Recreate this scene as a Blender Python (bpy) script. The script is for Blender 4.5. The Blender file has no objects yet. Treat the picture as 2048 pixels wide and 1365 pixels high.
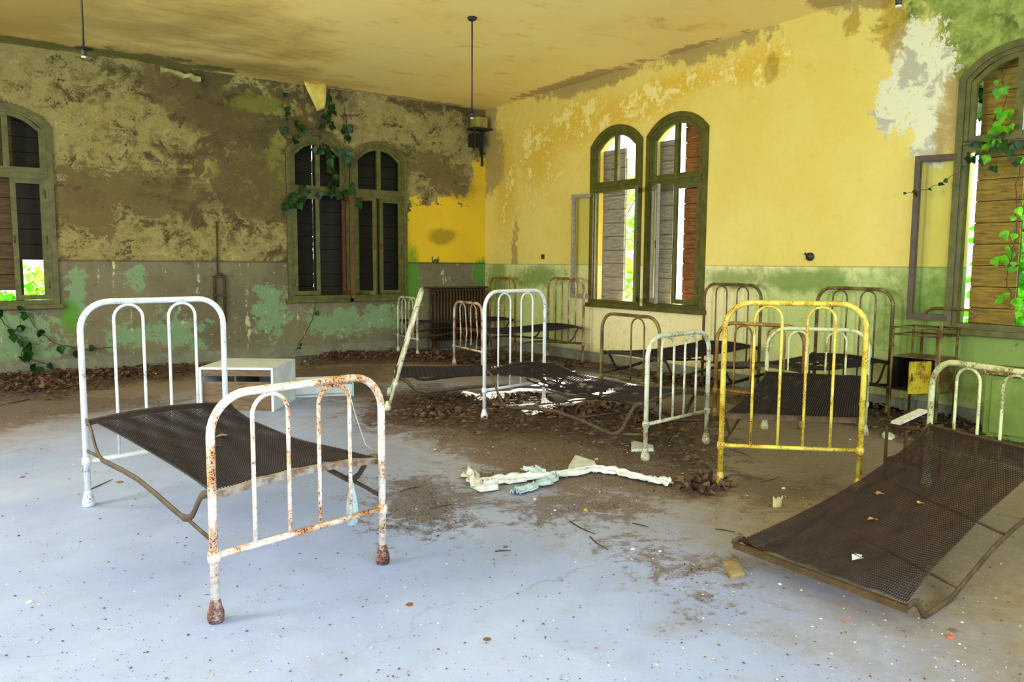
import bpy, math, random
import numpy as np
from mathutils import Vector, Matrix, noise as mn
random.seed(7); np.random.seed(7)
S = bpy.context.scene
COL = S.collection
# ------------------------------------------------------------------ camera
W, H, F = 2048, 1365, 1545.0
CH = 1.515
_y, _p, _r = map(math.radians, (34.5, 5.7, 0.4))
fw = Vector((math.sin(_y)*math.cos(_p), math.cos(_y)*math.cos(_p), -math.sin(_p)))
rt = Vector((math.cos(_y), -math.sin(_y), 0)); up = rt.cross(fw)
R_ = rt*math.cos(_r) + up*math.sin(_r); U_ = up*math.cos(_r) - rt*math.sin(_r)
cam_d = bpy.data.cameras.new('camera'); cam = bpy.data.objects.new('camera', cam_d); COL.objects.link(cam)
cam_d.sensor_width = 36; cam_d.lens = F/W*36; cam_d.clip_start = .02; cam_d.clip_end = 300
m = Matrix((R_, U_, -fw)).transposed().to_4x4(); m.translation = (0, 0, CH); cam.matrix_world = m
S.camera = cam
# ------------------------------------------------------------------ light
S.view_settings.view_transform = 'Standard'; S.view_settings.look = 'None'
S.view_settings.gamma = 1; S.view_settings.use_curve_mapping = False
S.view_settings.exposure = 0.1
wd = bpy.data.worlds.new('sky'); S.world = wd; wd.use_nodes = True
bg = wd.node_tree.nodes['Background']; bg.inputs[0].default_value = (.80, .92, 1.0, 1); bg.inputs[1].default_value = 6.0
def area(name, loc, direction, sx, sy, watts, col):
    d = bpy.data.lights.new(name, 'AREA'); d.shape = 'RECTANGLE'; d.size = sx; d.size_y = sy; d.energy = watts; d.color = col
    o = bpy.data.objects.new(name, d); COL.objects.link(o); o.location = loc
    o.rotation_euler = Vector(direction).to_track_quat('-Z', 'Y').to_euler(); return o
XR, YB = 7.81, 12.27          # right wall, far wall
XL, YF = -3.6, -3.4           # unseen walls behind the camera
CZ = 4.32
SKYC = (.52, .72, 1.0)
for i, x in enumerate((-1.6, 1.6, 4.8)):      # daylight in the three openings of the wall behind the camera
    area('daylight_rear', (x, YF+.05, 2.15), (0, 1, .22), 1.5, 2.5, (150, 215, 150)[i], SKYC)
for y, wt in ((.4, 110), (4.4, 290), (8.4, 200)):      # added fill lamps in the unseen left wall, yellow-green except the nearest
    area('side_fill', (XL+.05, y, 2.2), (1, -.12, .28), 1.4, 2.4, wt, (.6,.76,1) if y < 1 else (.98, .95, .68))
sun_d = bpy.data.lights.new('sun', 'SUN'); sun = bpy.data.objects.new('sun', sun_d); COL.objects.link(sun)
sun_d.energy = 80; sun_d.angle = .01; sun_d.color = (1, .93, .78)
sun.rotation_euler = Vector((-2.4, -.95, -2.35)).to_track_quat('-Z', 'Y').to_euler()

# ------------------------------------------------------------------ geometry helpers
def V(*a): return Vector(a)
def ray(x, y): return fw*F + R_*(x-W/2) - U_*(y-H/2)
def fl(x, y, z=0.0):                       # the point of the plane z seen at a photo position
    d = ray(x, y); t = (z-CH)/d.z; return Vector((d.x*t, d.y*t, z))
class MB:
    def __init__(s): s.v = []; s.f = []; s.sm = []
    def add(s, vs, fs, smooth=False):
        b = len(s.v); s.v += [tuple(v) for v in vs]; s.f += [tuple(b+i for i in f) for f in fs]; s.sm += [smooth]*len(fs); return s
    def box8(s, c): return s.add(c, [(0,3,2,1),(4,5,6,7),(0,1,5,4),(1,2,6,5),(2,3,7,6),(3,0,4,7)])
    def box(s, a, b, f=None):
        (x0,y0,z0),(x1,y1,z1) = a, b
        c = [V(x0,y0,z0),V(x1,y0,z0),V(x1,y1,z0),V(x0,y1,z0),V(x0,y0,z1),V(x1,y0,z1),V(x1,y1,z1),V(x0,y1,z1)]
        return s.box8([f(p) for p in c] if f else c)
    def tube(s, pts, r, n=10, flat=None, cap=True):
        pts = [Vector(p) for p in pts]; P = [pts[0]]
        for p in pts[1:]:
            if (p-P[-1]).length > 1e-5: P.append(p)
        m = len(P)
        if m < 2: return s
        rr = r if isinstance(r, (list, tuple)) else [r]*m
        T = [(P[min(i+1, m-1)]-P[max(i-1, 0)]).normalized() for i in range(m)]
        a = Vector((0,0,1)) if abs(T[0].z) < .9 else Vector((1,0,0))
        u = T[0].cross(a).normalized(); vs = []
        for i in range(m):
            u = (u - T[i]*u.dot(T[i])).normalized(); w = T[i].cross(u)
            for k in range(n):
                an = 2*math.pi*k/n
                vs.append(P[i] + u*math.cos(an)*rr[min(i,len(rr)-1)]*(flat or 1) + w*math.sin(an)*rr[min(i,len(rr)-1)])
        fs = [(i*n+k, i*n+(k+1)%n, (i+1)*n+(k+1)%n, (i+1)*n+k) for i in range(m-1) for k in range(n)]
        if cap: fs += [tuple(range(n))[::-1], tuple((m-1)*n+k for k in range(n))]
        return s.add(vs, fs, True)
    def lathe(s, c, prof, n=14, axis=None):
        c = Vector(c); ax = Vector(axis or (0,0,1)).normalized()
        u = ax.orthogonal().normalized(); w = ax.cross(u); vs = []
        for (r, h) in prof:
            for k in range(n):
                an = 2*math.pi*k/n; vs.append(c + ax*h + (u*math.cos(an)+w*math.sin(an))*r)
        m = len(prof)
        fs = [(i*n+k, i*n+(k+1)%n, (i+1)*n+(k+1)%n, (i+1)*n+k) for i in range(m-1) for k in range(n)]
        fs += [tuple(range(n))[::-1], tuple((m-1)*n+k for k in range(n))]
        return s.add(vs, fs, True)
    def build(s, name, mat, parent=None, loc=None, bevel=0):
        org = Vector(loc) if loc is not None else (world_loc(parent) if parent else Vector((0,0,0)))
        me = bpy.data.meshes.new(name)
        me.from_pydata([(v[0]-org.x, v[1]-org.y, v[2]-org.z) for v in s.v], [], s.f)
        me.polygons.foreach_set('use_smooth', s.sm); me.update()
        me.materials.append(mat)
        o = bpy.data.objects.new(name, me); COL.objects.link(o)
        if parent:
            o.parent = parent; o.location = org - world_loc(parent)
        else: o.location = org
        if bevel:
            b = o.modifiers.new('bevel', 'BEVEL'); b.width = bevel; b.segments = 2; b.limit_method = 'ANGLE'
        return o
def world_loc(o):
    l = Vector(o.location)
    while o.parent: o = o.parent; l += o.location
    return l
def tag(o, label=None, cat=None, group=None, kind=None):
    if label: o['label'] = label
    if cat: o['category'] = cat
    if group: o['group'] = group
    if kind: o['kind'] = kind
    return o
def empty(name, loc, parent=None):
    o = bpy.data.objects.new(name, None); COL.objects.link(o); o.empty_display_size = .1
    if parent: o.parent = parent; o.location = Vector(loc) - world_loc(parent)
    else: o.location = loc
    return o
# ------------------------------------------------------------------ material helpers
class Mat:
    def __init__(s, name, rough=.7, metal=0.0):
        s.m = bpy.data.materials.new(name); s.m.use_nodes = True; s.t = s.m.node_tree
        s.b = s.t.nodes['Principled BSDF']; s.b.inputs['Roughness'].default_value = rough; s.b.inputs['Metallic'].default_value = metal
        s.out = s.t.nodes['Material Output']
    def N(s, ty, **k):
        n = s.t.nodes.new(ty)
        for a, b in k.items(): setattr(n, a, b)
        return n
    def put(s, sock, x):
        if isinstance(x, bpy.types.NodeSocket): s.t.links.new(x, sock)
        elif isinstance(x, (tuple, list)) and sock.type == 'RGBA' and len(x) == 3: sock.default_value = (*x, 1)
        else: sock.default_value = x
    def pos(s): return s.N('ShaderNodeNewGeometry').outputs['Position']
    def objc(s): return s.N('ShaderNodeTexCoord').outputs['Object']
    def scale(s, v, xyz):
        n = s.N('ShaderNodeVectorMath', operation='MULTIPLY'); s.put(n.inputs[0], v); n.inputs[1].default_value = xyz; return n.outputs[0]
    def noise(s, vec, sc, det=6, ro=.6, dist=0.0):
        n = s.N('ShaderNodeTexNoise'); s.put(n.inputs['Vector'], vec); n.inputs['Scale'].default_value = sc
        n.inputs['Detail'].default_value = det; n.inputs['Roughness'].default_value = ro; n.inputs['Distortion'].default_value = dist
        return n.outputs['Fac']
    def math(s, op, a, b=0.0):
        n = s.N('ShaderNodeMath', operation=op); s.put(n.inputs[0], a); s.put(n.inputs[1], b); return n.outputs[0]
    def sharp(s, x, t, w):
        n = s.N('ShaderNodeMapRange', interpolation_type='SMOOTHSTEP'); s.put(n.inputs[0], x)
        n.inputs[1].default_value = t-w; n.inputs[2].default_value = t+w; return n.outputs[0]
    def mix(s, f, a, b):
        n = s.N('ShaderNodeMix', data_type='RGBA'); s.put(n.inputs[0], f); s.put(n.inputs[6], a); s.put(n.inputs[7], b); return n.outputs[2]
    def attr(s, name):
        a = s.N('ShaderNodeAttribute', attribute_name=name); sp = s.N('ShaderNodeSeparateColor'); s.t.links.new(a.outputs['Color'], sp.inputs[0]); return list(sp.outputs)[:3]
    def blob(s, A, n1, n2, g1=1.3, g2=.6, w=.05):
        x = s.math('ADD', s.math('MULTIPLY', s.math('SUBTRACT', n1, .5), g1), s.math('MULTIPLY', s.math('SUBTRACT', n2, .5), g2))
        return s.sharp(s.math('ADD', A, x), .5, w)
    def bump(s, h, st, dist=.01):
        n = s.N('ShaderNodeBump'); s.put(n.inputs['Height'], h); n.inputs['Strength'].default_value = st; n.inputs['Distance'].default_value = dist
        s.t.links.new(n.outputs[0], s.b.inputs['Normal'])
    def col(s, c): s.put(s.b.inputs['Base Color'], c); return s.m
def rgb(r, g, b):
    f = lambda c: (c/255/12.92 if c/255 <= .04045 else ((c/255+.055)/1.055)**2.4)
    return (f(r), f(g), f(b))
def painted(name, base, rust, rustcol=rgb(150,85,35), chips=.5, tint=None):
    a = Mat(name, .42); o = a.pos()
    n1 = a.noise(o, 7, 5, .6); n2 = a.noise(o, 55, 5, .65); n3 = a.noise(o, 130, 4, .6)
    c = a.mix(a.noise(o, 4, 3), base, tint or tuple(x*.82 for x in base))
    bloom = a.sharp(a.math('ADD', a.math('MULTIPLY', n1, .6), a.math('MULTIPLY', n2, .4)), .62-rust*.22, .07)
    c = a.mix(bloom, c, rustcol)
    ch = a.sharp(a.math('ADD', a.math('MULTIPLY', n1, .35), a.math('MULTIPLY', n3, .65)), .66-chips*.14, .02)
    c = a.mix(ch, c, rgb(46,26,20))
    a.put(a.b.inputs['Roughness'], a.math('ADD', a.math('MULTIPLY', ch, .4), .38)); a.bump(a.math('SUBTRACT', n2, ch), .25, .002)
    return a.col(c)
def rough_mat(name, c1, c2, sc=8, rough=.8, det=6, bump=.2, metal=0.0, sp=None, spt=.68):
    a = Mat(name, rough, metal); o = a.pos(); n = a.noise(o, sc, det, .65)
    c = a.mix(a.sharp(n, .5, .18), c1, c2)
    if sp: c = a.mix(a.sharp(a.noise(o, sc*5, 5), spt, .03), c, sp)
    a.bump(n, bump, .004); return a.col(c)
def wood(name, c1, c2, dark, vertical=False):
    a = Mat(name, .85); o = a.pos()
    g = a.noise(a.scale(o, (2.5, 2.5, 30) if not vertical else (28, 28, 2)), 1.5, 8, .7, .6)
    c = a.mix(a.sharp(g, .5, .15), c1, c2); c = a.mix(a.sharp(a.noise(a.scale(o, (6, 6, 60)), 1.2, 5, .7), .63, .04), c, dark)
    a.bump(g, .4, .004); return a.col(c)
def leafmat(name, c1, c2, tr=.5):
    a = Mat(name, .45); o = a.pos()
    c = a.mix(a.sharp(a.noise(o, 9, 3), .5, .1), c1, c2); a.col(c)
    t = a.N('ShaderNodeBsdfTranslucent'); a.put(t.inputs[0], c); mx = a.N('ShaderNodeMixShader'); mx.inputs[0].default_value = tr
    a.t.links.new(a.b.outputs[0], mx.inputs[1]); a.t.links.new(t.outputs[0], mx.inputs[2]); a.t.links.new(mx.outputs[0], a.out.inputs[0]); return a.m

# ------------------------------------------------------------------ setting: walls with openings
TH = .26; ZS, ZP, RISE = .92, 3.28, .23
def arch_z(u, u0, u1, ins=0.0):
    c = (u0+u1)/2; h = (u1-u0)/2; t = max(-1, min(1, (u-c)/h)); return ZP - ins*.2 + (RISE - ins*.8)*(1-t*t*(.75+.25*t*t)) 
def frange(a, b, st):
    n = max(1, int(math.ceil((b-a)/st-1e-6))); return [a+(b-a)*i/n for i in range(n+1)]
class WallF:                                 # u runs along the wall (left to right seen from inside), d into the room
    def __init__(s, kind): s.k = kind
    def P(s, u, d, z):
        if s.k == 'far': return V(u, YB-d, z)
        if s.k == 'right': return V(XR-d, -u, z)
        if s.k == 'rear': return V(-u, YF+d, z)
        return V(XL+d, u, z)
def make_wall(name, wf, ua, ub, wins, mat, fields=None, step=.07):
    us = []; edges = [ua]+[e for w in wins for e in w]+[ub]
    for i in range(len(edges)-1):
        seg = frange(edges[i], edges[i+1], step); us += seg if i == 0 else seg[1:]
    zb = frange(0, ZS, step); zm = frange(ZS, ZP, step)[1:]; nt = len(frange(ZP, CZ, step))-1
    def inwin(u, strict):
        for w in wins:
            if (w[0]-1e-6 <= u <= w[1]+1e-6) if not strict else (w[0]+1e-6 < u < w[1]-1e-6): return w
    rows = len(zb)+len(zm)+nt; vid = {}; vs = []
    def zz(u, j):
        if j < len(zb): return zb[j]
        if j < len(zb)+len(zm)-1: return zm[j-len(zb)]
        k = j-(len(zb)+len(zm)-1); w = inwin(u, False); t = arch_z(u, *w) if w else ZP
        return t+(CZ-t)*k/nt
    def vert(i, j, d):
        key = (i, j, d)
        if key not in vid: vid[key] = len(vs); vs.append((us[i], d, zz(us[i], j)))
        return vid[key]
    fs = []; nb = len(zb)-1; ntop = len(zb)+len(zm)-1
    hole = lambda i, j: (0 <= i < len(us)-1) and nb <= j < ntop and inwin((us[i]+us[i+1])/2, True) is not None
    for i in range(len(us)-1):
        for j in range(rows-1):
            if hole(i, j): continue
            fs.append((vert(i,j,0), vert(i+1,j,0), vert(i+1,j+1,0), vert(i,j+1,0)))
            fs.append((vert(i,j,-TH), vert(i,j+1,-TH), vert(i+1,j+1,-TH), vert(i+1,j,-TH)))
            for (di, dj, a, b) in ((-1,0,(i,j),(i,j+1)),(1,0,(i+1,j),(i+1,j+1)),(0,-1,(i,j),(i+1,j)),(0,1,(i,j+1),(i+1,j+1))):
                if hole(i+di, j+dj): fs.append((vert(*a,0), vert(*b,0), vert(*b,-TH), vert(*a,-TH)))
    mb = MB(); mb.add([wf.P(*v) for v in vs], fs)
    o = mb.build(name, mat); tag(o, kind='structure')
    if fields:
        for an, fn in fields.items():
            at = o.data.color_attributes.new(an, 'FLOAT_COLOR', 'POINT'); arr = np.zeros((len(vs), 4), dtype='f'); arr[:, 3] = 1
            U = np.array([v[0] for v in vs]); Z = np.array([v[2] for v in vs])
            for c in range(3):
                if fn[c] is not None: arr[:, c] = fn[c](U, Z)
            at.data.foreach_set('color', arr.ravel())
    return o
def blobs(lst, soft=.45):                    # each blob: u, z, ru, rz[, angle]; field 1 inside, .5 on its edge, 0 outside
    def fn(U, Z):
        o = np.zeros_like(U)
        for b in lst:
            a = math.radians(b[4]) if len(b) > 4 else 0; du, dz = U-b[0], Z-b[1]
            x = (du*math.cos(a)+dz*math.sin(a))/b[2]; y = (-du*math.sin(a)+dz*math.cos(a))/b[3]
            o = np.maximum(o, np.clip(.5+(1-np.sqrt(x*x+y*y))*soft*1.2, 0, 1))
        return o
    return fn
far, right, rear, side = WallF('far'), WallF('right'), WallF('rear'), WallF('side')
WIN_FAR = [(-1.22,-.26),(-.12,.84),(4.11,5.07),(5.18,6.14)]
WIN_RIGHT = [(-9.19,-8.17),(-7.99,-6.97),(-3.79,-2.81),(-2.66,-1.68)]

# far wall: dirty flaking plaster
a = Mat('flaking_plaster', .95); p = a.pos()
A1, A2, A3 = a.attr('ma'); B1, B2, B3 = a.attr('mb')
big = a.noise(p, .9, 9, .62, .3); mid = a.noise(a.scale(p, (1, 1, 1.3)), 2.6, 10, .72, .6); fine = a.noise(p, 7, 9, .75, .3); spk = a.noise(p, 30, 5, .7)
strk = a.noise(a.scale(p, (7, 7, .9)), 1.4, 6, .6, .3)
sepz = a.N('ShaderNodeSeparateXYZ'); a.put(sepz.inputs[0], p); zc = sepz.outputs[2]
browns = a.mix(a.sharp(big, .5, .2), rgb(80,69,40), rgb(108,93,56)); browns = a.mix(a.sharp(fine, .58, .12), browns, rgb(84,74,46))
creams = a.mix(a.sharp(fine, .5, .2), rgb(158,147,97), rgb(124,111,63)); creams = a.mix(a.sharp(strk, .6, .1), creams, rgb(146,132,72))
cm = a.math('ADD', a.math('MULTIPLY', mid, .62), a.math('MULTIPLY', fine, .32)); cm = a.math('ADD', cm, a.math('MULTIPLY', B1, .16)); cm = a.math('ADD', cm, a.math('MULTIPLY', strk, .1))
uc = a.mix(a.sharp(cm, .565, .025), browns, creams); uc = a.mix(a.math('MULTIPLY', a.sharp(a.math('ADD', a.math('MULTIPLY', fine, .7), a.math('MULTIPLY', mid, .5)), .665, .03), .8), uc, rgb(182,172,116)); uc = a.mix(a.math('MULTIPLY', a.sharp(a.math('SUBTRACT', fine, a.math('MULTIPLY', big, .5)), .31, .05), .6), uc, rgb(78,68,36))
uc = a.mix(a.sharp(a.math('ADD', a.math('MULTIPLY', mid, -.6), a.math('MULTIPLY', spk, -.35)), -.41, .03), uc, rgb(70,60,34))
uc = a.mix(a.math('MULTIPLY', a.blob(A2, mid, fine, 2.2, 1.0, .14), .6), uc, rgb(130,130,52))
uc = a.mix(a.math('MULTIPLY', a.blob(A3, mid, fine, 2.6, 1.2, .07), .8), uc, a.mix(fine, rgb(74,62,34), rgb(112,94,54)))
lo = a.mix(a.sharp(big, .5, .15), rgb(102,96,76), rgb(126,118,92)); lo = a.mix(a.sharp(fine, .6, .08), lo, rgb(92,86,62))
lo = a.mix(a.math('MULTIPLY', a.blob(B2, mid, fine, 3.0, 2.2, .07), .72), lo, a.mix(fine, rgb(88,146,96), rgb(150,178,138)))
lo = a.mix(a.sharp(a.math('ADD', a.math('MULTIPLY', strk, .5), a.math('MULTIPLY', fine, .5)), .6, .025), lo, rgb(186,190,146))
lo = a.mix(a.sharp(a.math('ADD', a.math('MULTIPLY', zc, -1), a.math('MULTIPLY', fine, .3)), -.02, .06), lo, rgb(120,124,106))
c = a.mix(a.sharp(a.math('ADD', zc, a.math('MULTIPLY', fine, .03)), 1.535, .012), lo, uc)
yl = a.mix(a.sharp(big, .5, .2), rgb(228,192,28), rgb(214,178,40)); yl = a.mix(a.math('MULTIPLY', a.blob(A3, mid, fine, .6, .5, .2), .55), yl, rgb(90,74,24))
c = a.mix(a.math('MULTIPLY', a.blob(A1, mid, fine, .9, .35, .012), a.sharp(zc, 1.53, .01)), c, yl)
c = a.mix(a.math('MULTIPLY', a.blob(B3, mid, fine, 1.2, .8, .2), .8), c, rgb(80,140,28))
ln = a.math('MULTIPLY', a.sharp(zc, 1.505, .006), a.math('SUBTRACT', 1.0, a.sharp(zc, 1.535, .01)))
c = a.mix(a.math('MULTIPLY', ln, .55), c, rgb(58,52,30))
a.bump(a.math('ADD', cm, a.math('MULTIPLY', spk, .15)), .5, .03); M_FAR = a.col(c)
far_fields = {
 'ma': [blobs([(7.15,2.05,.9,.62),(6.45,1.9,.35,.75),(7.75,2.6,.3,.9),(4.95,2.4,.06,1.2)]),
        blobs([(3.95,3.0,.2,.45),(3.6,3.95,.5,.15),(2.95,2.9,.1,.12),(6.3,1.8,.1,.5)]),
        blobs([(2.7,3.85,.6,.3,-20),(3.2,3.65,.5,.2,-25),(1.3,2.4,.4,.5),(3.6,2.6,.45,.5),(2.0,2.5,.6,.3),(6.9,3.1,.7,.3,-20),(6.9,2.0,.28,.14),(7.7,4.0,.3,.35),(6.7,1.1,.4,.4)])],
 'mb': [blobs([(1.4,3.2,.7,1.1,25),(1.8,3.7,.8,.3,-30),(6.8,2.95,.6,.5),(7.4,3.1,.5,.6),(1.9,1.75,1.6,.25),(.6,4.0,.9,.5),(6.6,3.8,.8,.3),(3.4,1.9,.6,.3),(5.6,3.9,.8,.3)]),
        blobs([(1.7,.45,.3,.2),(2.4,.45,.3,.25),(1.85,1.25,.12,.2),(3.8,.75,.25,.35),(4.9,.55,.6,.2),(.3,.45,.6,.3),(1.1,1.0,.12,.3),(5.7,.55,.5,.2)]),
        blobs([(6.28,1.35,.14,.5),(6.3,1.0,.2,.3),(1.0,.75,.1,.25),(7.75,1.35,.2,.22)])]}
# right wall: yellow paint over pale green dado
a = Mat('yellow_paint_wall', .85); p = a.pos()
A1, A2, A3 = a.attr('ma'); B1, B2, B3 = a.attr('mb')
big = a.noise(p, .8, 7, .6, .2); mid = a.noise(p, 2.6, 9, .68, .4); fine = a.noise(p, 10, 8, .7); spk = a.noise(p, 45, 4, .7)
sepz = a.N('ShaderNodeSeparateXYZ'); a.put(sepz.inputs[0], p); zc = sepz.outputs[2]
c = a.mix(a.sharp(big, .5, .25), rgb(228,210,122), rgb(218,196,96)); c = a.mix(a.math('MULTIPLY', a.sharp(fine, .6, .2), .3), c, rgb(210,176,66))
sat = a.blob(A1, mid, fine, 1.9, .8, .26); c = a.mix(a.math('MULTIPLY', sat, .75), c, rgb(212,172,40))
blot = a.math('MULTIPLY', a.sharp(A1, .42, .25), a.sharp(a.math('ADD', a.math('MULTIPLY', mid, .6), a.math('MULTIPLY', fine, .4)), .535, .035))
c = a.mix(a.math('MULTIPLY', blot, .85), c, rgb(238,224,150))
c = a.mix(a.math('MULTIPLY', a.blob(B1, mid, fine, 1.8, 1.0, .12), .75), c, rgb(150,128,80))
ga = a.blob(A3, mid, fine, 1.6, .8, .16); gc = a.mix(a.sharp(fine, .5, .12), rgb(118,134,54), rgb(150,164,84)); gc = a.mix(a.sharp(mid, .56, .06), gc, rgb(84,98,36))
c = a.mix(ga, c, gc)
wp = a.mix(a.sharp(mid, .56, .03), rgb(222,220,190), rgb(182,178,158)); wp = a.mix(a.sharp(fine, .62, .04), wp, rgb(200,196,140))
c = a.mix(a.blob(A2, mid, fine, 1.6, .9, .014), c, wp)
c = a.mix(a.math('MULTIPLY', a.blob(B2, mid, fine, 1.8, .8, .14), .7), c, rgb(166,132,24))
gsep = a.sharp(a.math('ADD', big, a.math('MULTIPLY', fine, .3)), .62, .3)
C1, C2, C3 = a.attr('mc'); lo = a.mix(a.blob(C1, big, mid, 1.0, .5, .3), rgb(236,226,172), a.mix(gsep, rgb(206,212,146), rgb(180,196,122))); lo = a.mix(a.math('MULTIPLY', a.sharp(fine, .62, .1), .5), lo, rgb(140,156,84))  # cream base paints sun bounce below the window pair; field adds green elsewhere
lo = a.mix(a.math('MULTIPLY', a.blob(B3, mid, fine, 1.3, .8, .3), .75), lo, rgb(92,126,42))
lo = a.mix(a.math('MULTIPLY', a.sharp(a.math('ADD', a.math('MULTIPLY', zc, -1), a.math('MULTIPLY', fine, .25)), -.06, .12), .7), lo, rgb(96,84,48))
c = a.mix(a.sharp(a.math('ADD', zc, a.math('MULTIPLY', fine, .012)), 1.52, .006), lo, c)
ln = a.math('MULTIPLY', a.sharp(zc, 1.503, .004), a.math('SUBTRACT', 1.0, a.sharp(zc, 1.517, .004)))
c = a.mix(a.math('MULTIPLY', ln, .5), c, rgb(96,100,50))
c = a.mix(a.sharp(a.noise(p, 5.5, 3, .5), .765, .01), c, rgb(70,48,20))
a.bump(a.math('ADD', mid, a.math('MULTIPLY', fine, .5)), .22, .02); M_RIGHT = a.col(c)
right_fields = {
 'ma': [blobs([(-9.6,3.7,.9,.4,6),(-7.6,3.9,1.0,.2,2),(-8.6,3.75,1.3,.25),(-10.6,3.3,.7,.6),(-11.6,3.0,.4,1.0),(-6.2,3.9,.5,.25)]),
        blobs([(-4.25,3.35,.33,.48),(-4.05,2.95,.25,.4),(-4.5,3.2,.18,.3),(-4.0,2.75,.1,.35),(-4.3,3.75,.3,.2,30)]),
        blobs([(-3.7,4.1,.7,.6),(-3.1,3.9,1.2,.6),(-2.2,3.9,1.5,.8),(-3.9,3.6,.35,.35)])],
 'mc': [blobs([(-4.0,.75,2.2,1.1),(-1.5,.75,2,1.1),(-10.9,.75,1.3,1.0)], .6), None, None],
 'mb': [blobs([(-9.2,4.28,1.3,.14),(-7.0,4.3,1.0,.16),(-4.7,4.3,.45,.12),(-12.0,3.5,.35,.7),(-12.1,4.1,.3,.4),(-11.3,1.7,.12,.5)]),
        blobs([(-4.55,3.95,.12,.35),(-3.9,2.9,.12,.4),(-5.0,4.1,.12,.1),(-6.0,3.85,.1,.15)]),
        blobs([(-3.95,.9,.6,.6),(-3.2,.7,1.0,.45),(-2.2,.8,1.2,.6),(-5.4,1.35,.8,.12),(-6.4,1.35,.6,.12),(-11.9,1.2,.4,.5),(-10.6,1.3,.6,.2)])]}
make_wall('wall_far', far, XL, XR, WIN_FAR, M_FAR, far_fields)
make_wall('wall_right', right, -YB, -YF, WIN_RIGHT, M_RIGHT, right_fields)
make_wall('wall_rear', rear, -XR, -XL, [(-5.6,-4.0),(-2.4,-.8),(.8,2.4)], M_RIGHT, None, .5)
make_wall('wall_left', side, YF, YB, [(-.35,1.15),(3.65,5.15),(7.65,9.15)], M_FAR, None, .5)  # farthest opening added to carry a side fill lamp
# ceiling
def fieldmesh(name, mat, x0, x1, y0, y1, z, st, flip, fields, thick):
    xs, ys = frange(x0, x1, st), frange(y0, y1, st); nx, ny = len(xs), len(ys); vs = [(x, y, z) for y in ys for x in xs]
    fs = [(j*nx+i, j*nx+i+1, (j+1)*nx+i+1, (j+1)*nx+i) for j in range(ny-1) for i in range(nx-1)]
    if flip: fs = [f[::-1] for f in fs]
    n = len(vs); zb = z+thick; vs += [(x0,y0,zb),(x1,y0,zb),(x1,y1,zb),(x0,y1,zb)]; fs.append((n,n+3,n+2,n+1) if not flip else (n,n+1,n+2,n+3))
    o = MB().add(vs, fs).build(name, mat); tag(o, kind='structure')
    for an, fn in fields.items():
        at = o.data.color_attributes.new(an, 'FLOAT_COLOR', 'POINT'); arr = np.zeros((len(vs), 4), dtype='f'); arr[:, 3] = 1
        X = np.array([v[0] for v in vs]); Y = np.array([v[1] for v in vs])
        for c in range(3):
            if fn[c] is not None: arr[:, c] = fn[c](X, Y)
        at.data.foreach_set('color', arr.ravel())
    return o
a = Mat('stained_dimmed_ceiling', .9); p = a.pos(); A1, A2, A3 = a.attr('ma')
big = a.noise(p, .5, 6, .6, .3); mid = a.noise(a.scale(p, (1, 1.8, 1)), 1.6, 9, .66, .4); fine = a.noise(p, 9, 7, .7)
c = a.mix(a.sharp(big, .5, .2), rgb(255,234,156), rgb(255,222,132)); c = a.mix(a.math('MULTIPLY', a.sharp(mid, .62, .08), .35), c, rgb(222,172,80))
c = a.mix(a.math('MULTIPLY', a.blob(A1, mid, big, .8, 1.6, .42), .7), c, rgb(136,112,54))  # brown stains, strengthened at left to paint in dimmer light
c = a.mix(a.math('MULTIPLY', a.blob(A2, mid, fine, 1.8, .8, .14), .8), c, rgb(70,84,24))
c = a.mix(a.math('MULTIPLY', a.blob(A3, mid, fine, 2.2, 1.0, .08), .7), c, rgb(166,138,98))
c = a.mix(a.sharp(a.noise(p, 4.6, 4, .6), .745, .01), c, rgb(80,56,24))
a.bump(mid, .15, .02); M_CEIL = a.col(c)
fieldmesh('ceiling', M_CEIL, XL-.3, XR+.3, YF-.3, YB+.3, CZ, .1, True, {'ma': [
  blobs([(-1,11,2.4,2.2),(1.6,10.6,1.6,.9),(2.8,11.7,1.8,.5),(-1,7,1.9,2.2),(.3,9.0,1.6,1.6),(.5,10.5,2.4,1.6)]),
  blobs([(2.0,12.0,.7,.3),(.9,12.2,1,.35),(2.8,12.1,.5,.2)]),
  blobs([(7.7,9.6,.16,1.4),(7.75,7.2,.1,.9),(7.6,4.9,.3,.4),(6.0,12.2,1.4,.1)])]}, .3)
# floor
def polyfield(polys, soft):
    def fn(X, Y):
        out = np.zeros_like(X)
        for P in polys:
            inside = np.zeros(X.shape, bool); dm = np.full(X.shape, 1e9); n = len(P)
            for i in range(n):
                (x1, y1), (x2, y2) = P[i], P[(i+1) % n]
                cnd = ((y1 > Y) != (y2 > Y)) & (X < (x2-x1)*(Y-y1)/((y2-y1) or 1e-9)+x1); inside ^= cnd
                dx, dy = x2-x1, y2-y1; t = np.clip(((X-x1)*dx+(Y-y1)*dy)/(dx*dx+dy*dy+1e-9), 0, 1)
                dm = np.minimum(dm, np.hypot(X-x1-t*dx, Y-y1-t*dy))
            out = np.maximum(out, np.clip(.5+np.where(inside, dm, -dm)/soft*.5, 0, 1))
        return out
    return fn
def fp(*px): return [tuple(fl(*q)[:2]) for q in px]
D_dark = [fp((750,805),(850,788),(1000,792),(1200,810),(1440,830),(1450,945),(1380,960),(1250,905),(1150,880),(980,870),(760,850)),
          fp((600,712),(760,697),(1000,700),(1180,722),(1500,752),(1440,790),(1200,748),(1000,735),(850,728),(700,728),(620,735)),
          fp((-60,752),(130,735),(330,728),(440,727),(430,752),(250,770),(120,800),(-60,800)),
          fp((1440,790),(1800,800),(2100,870),(2100,935),(1860,900),(1700,850),(1500,830))]
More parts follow.
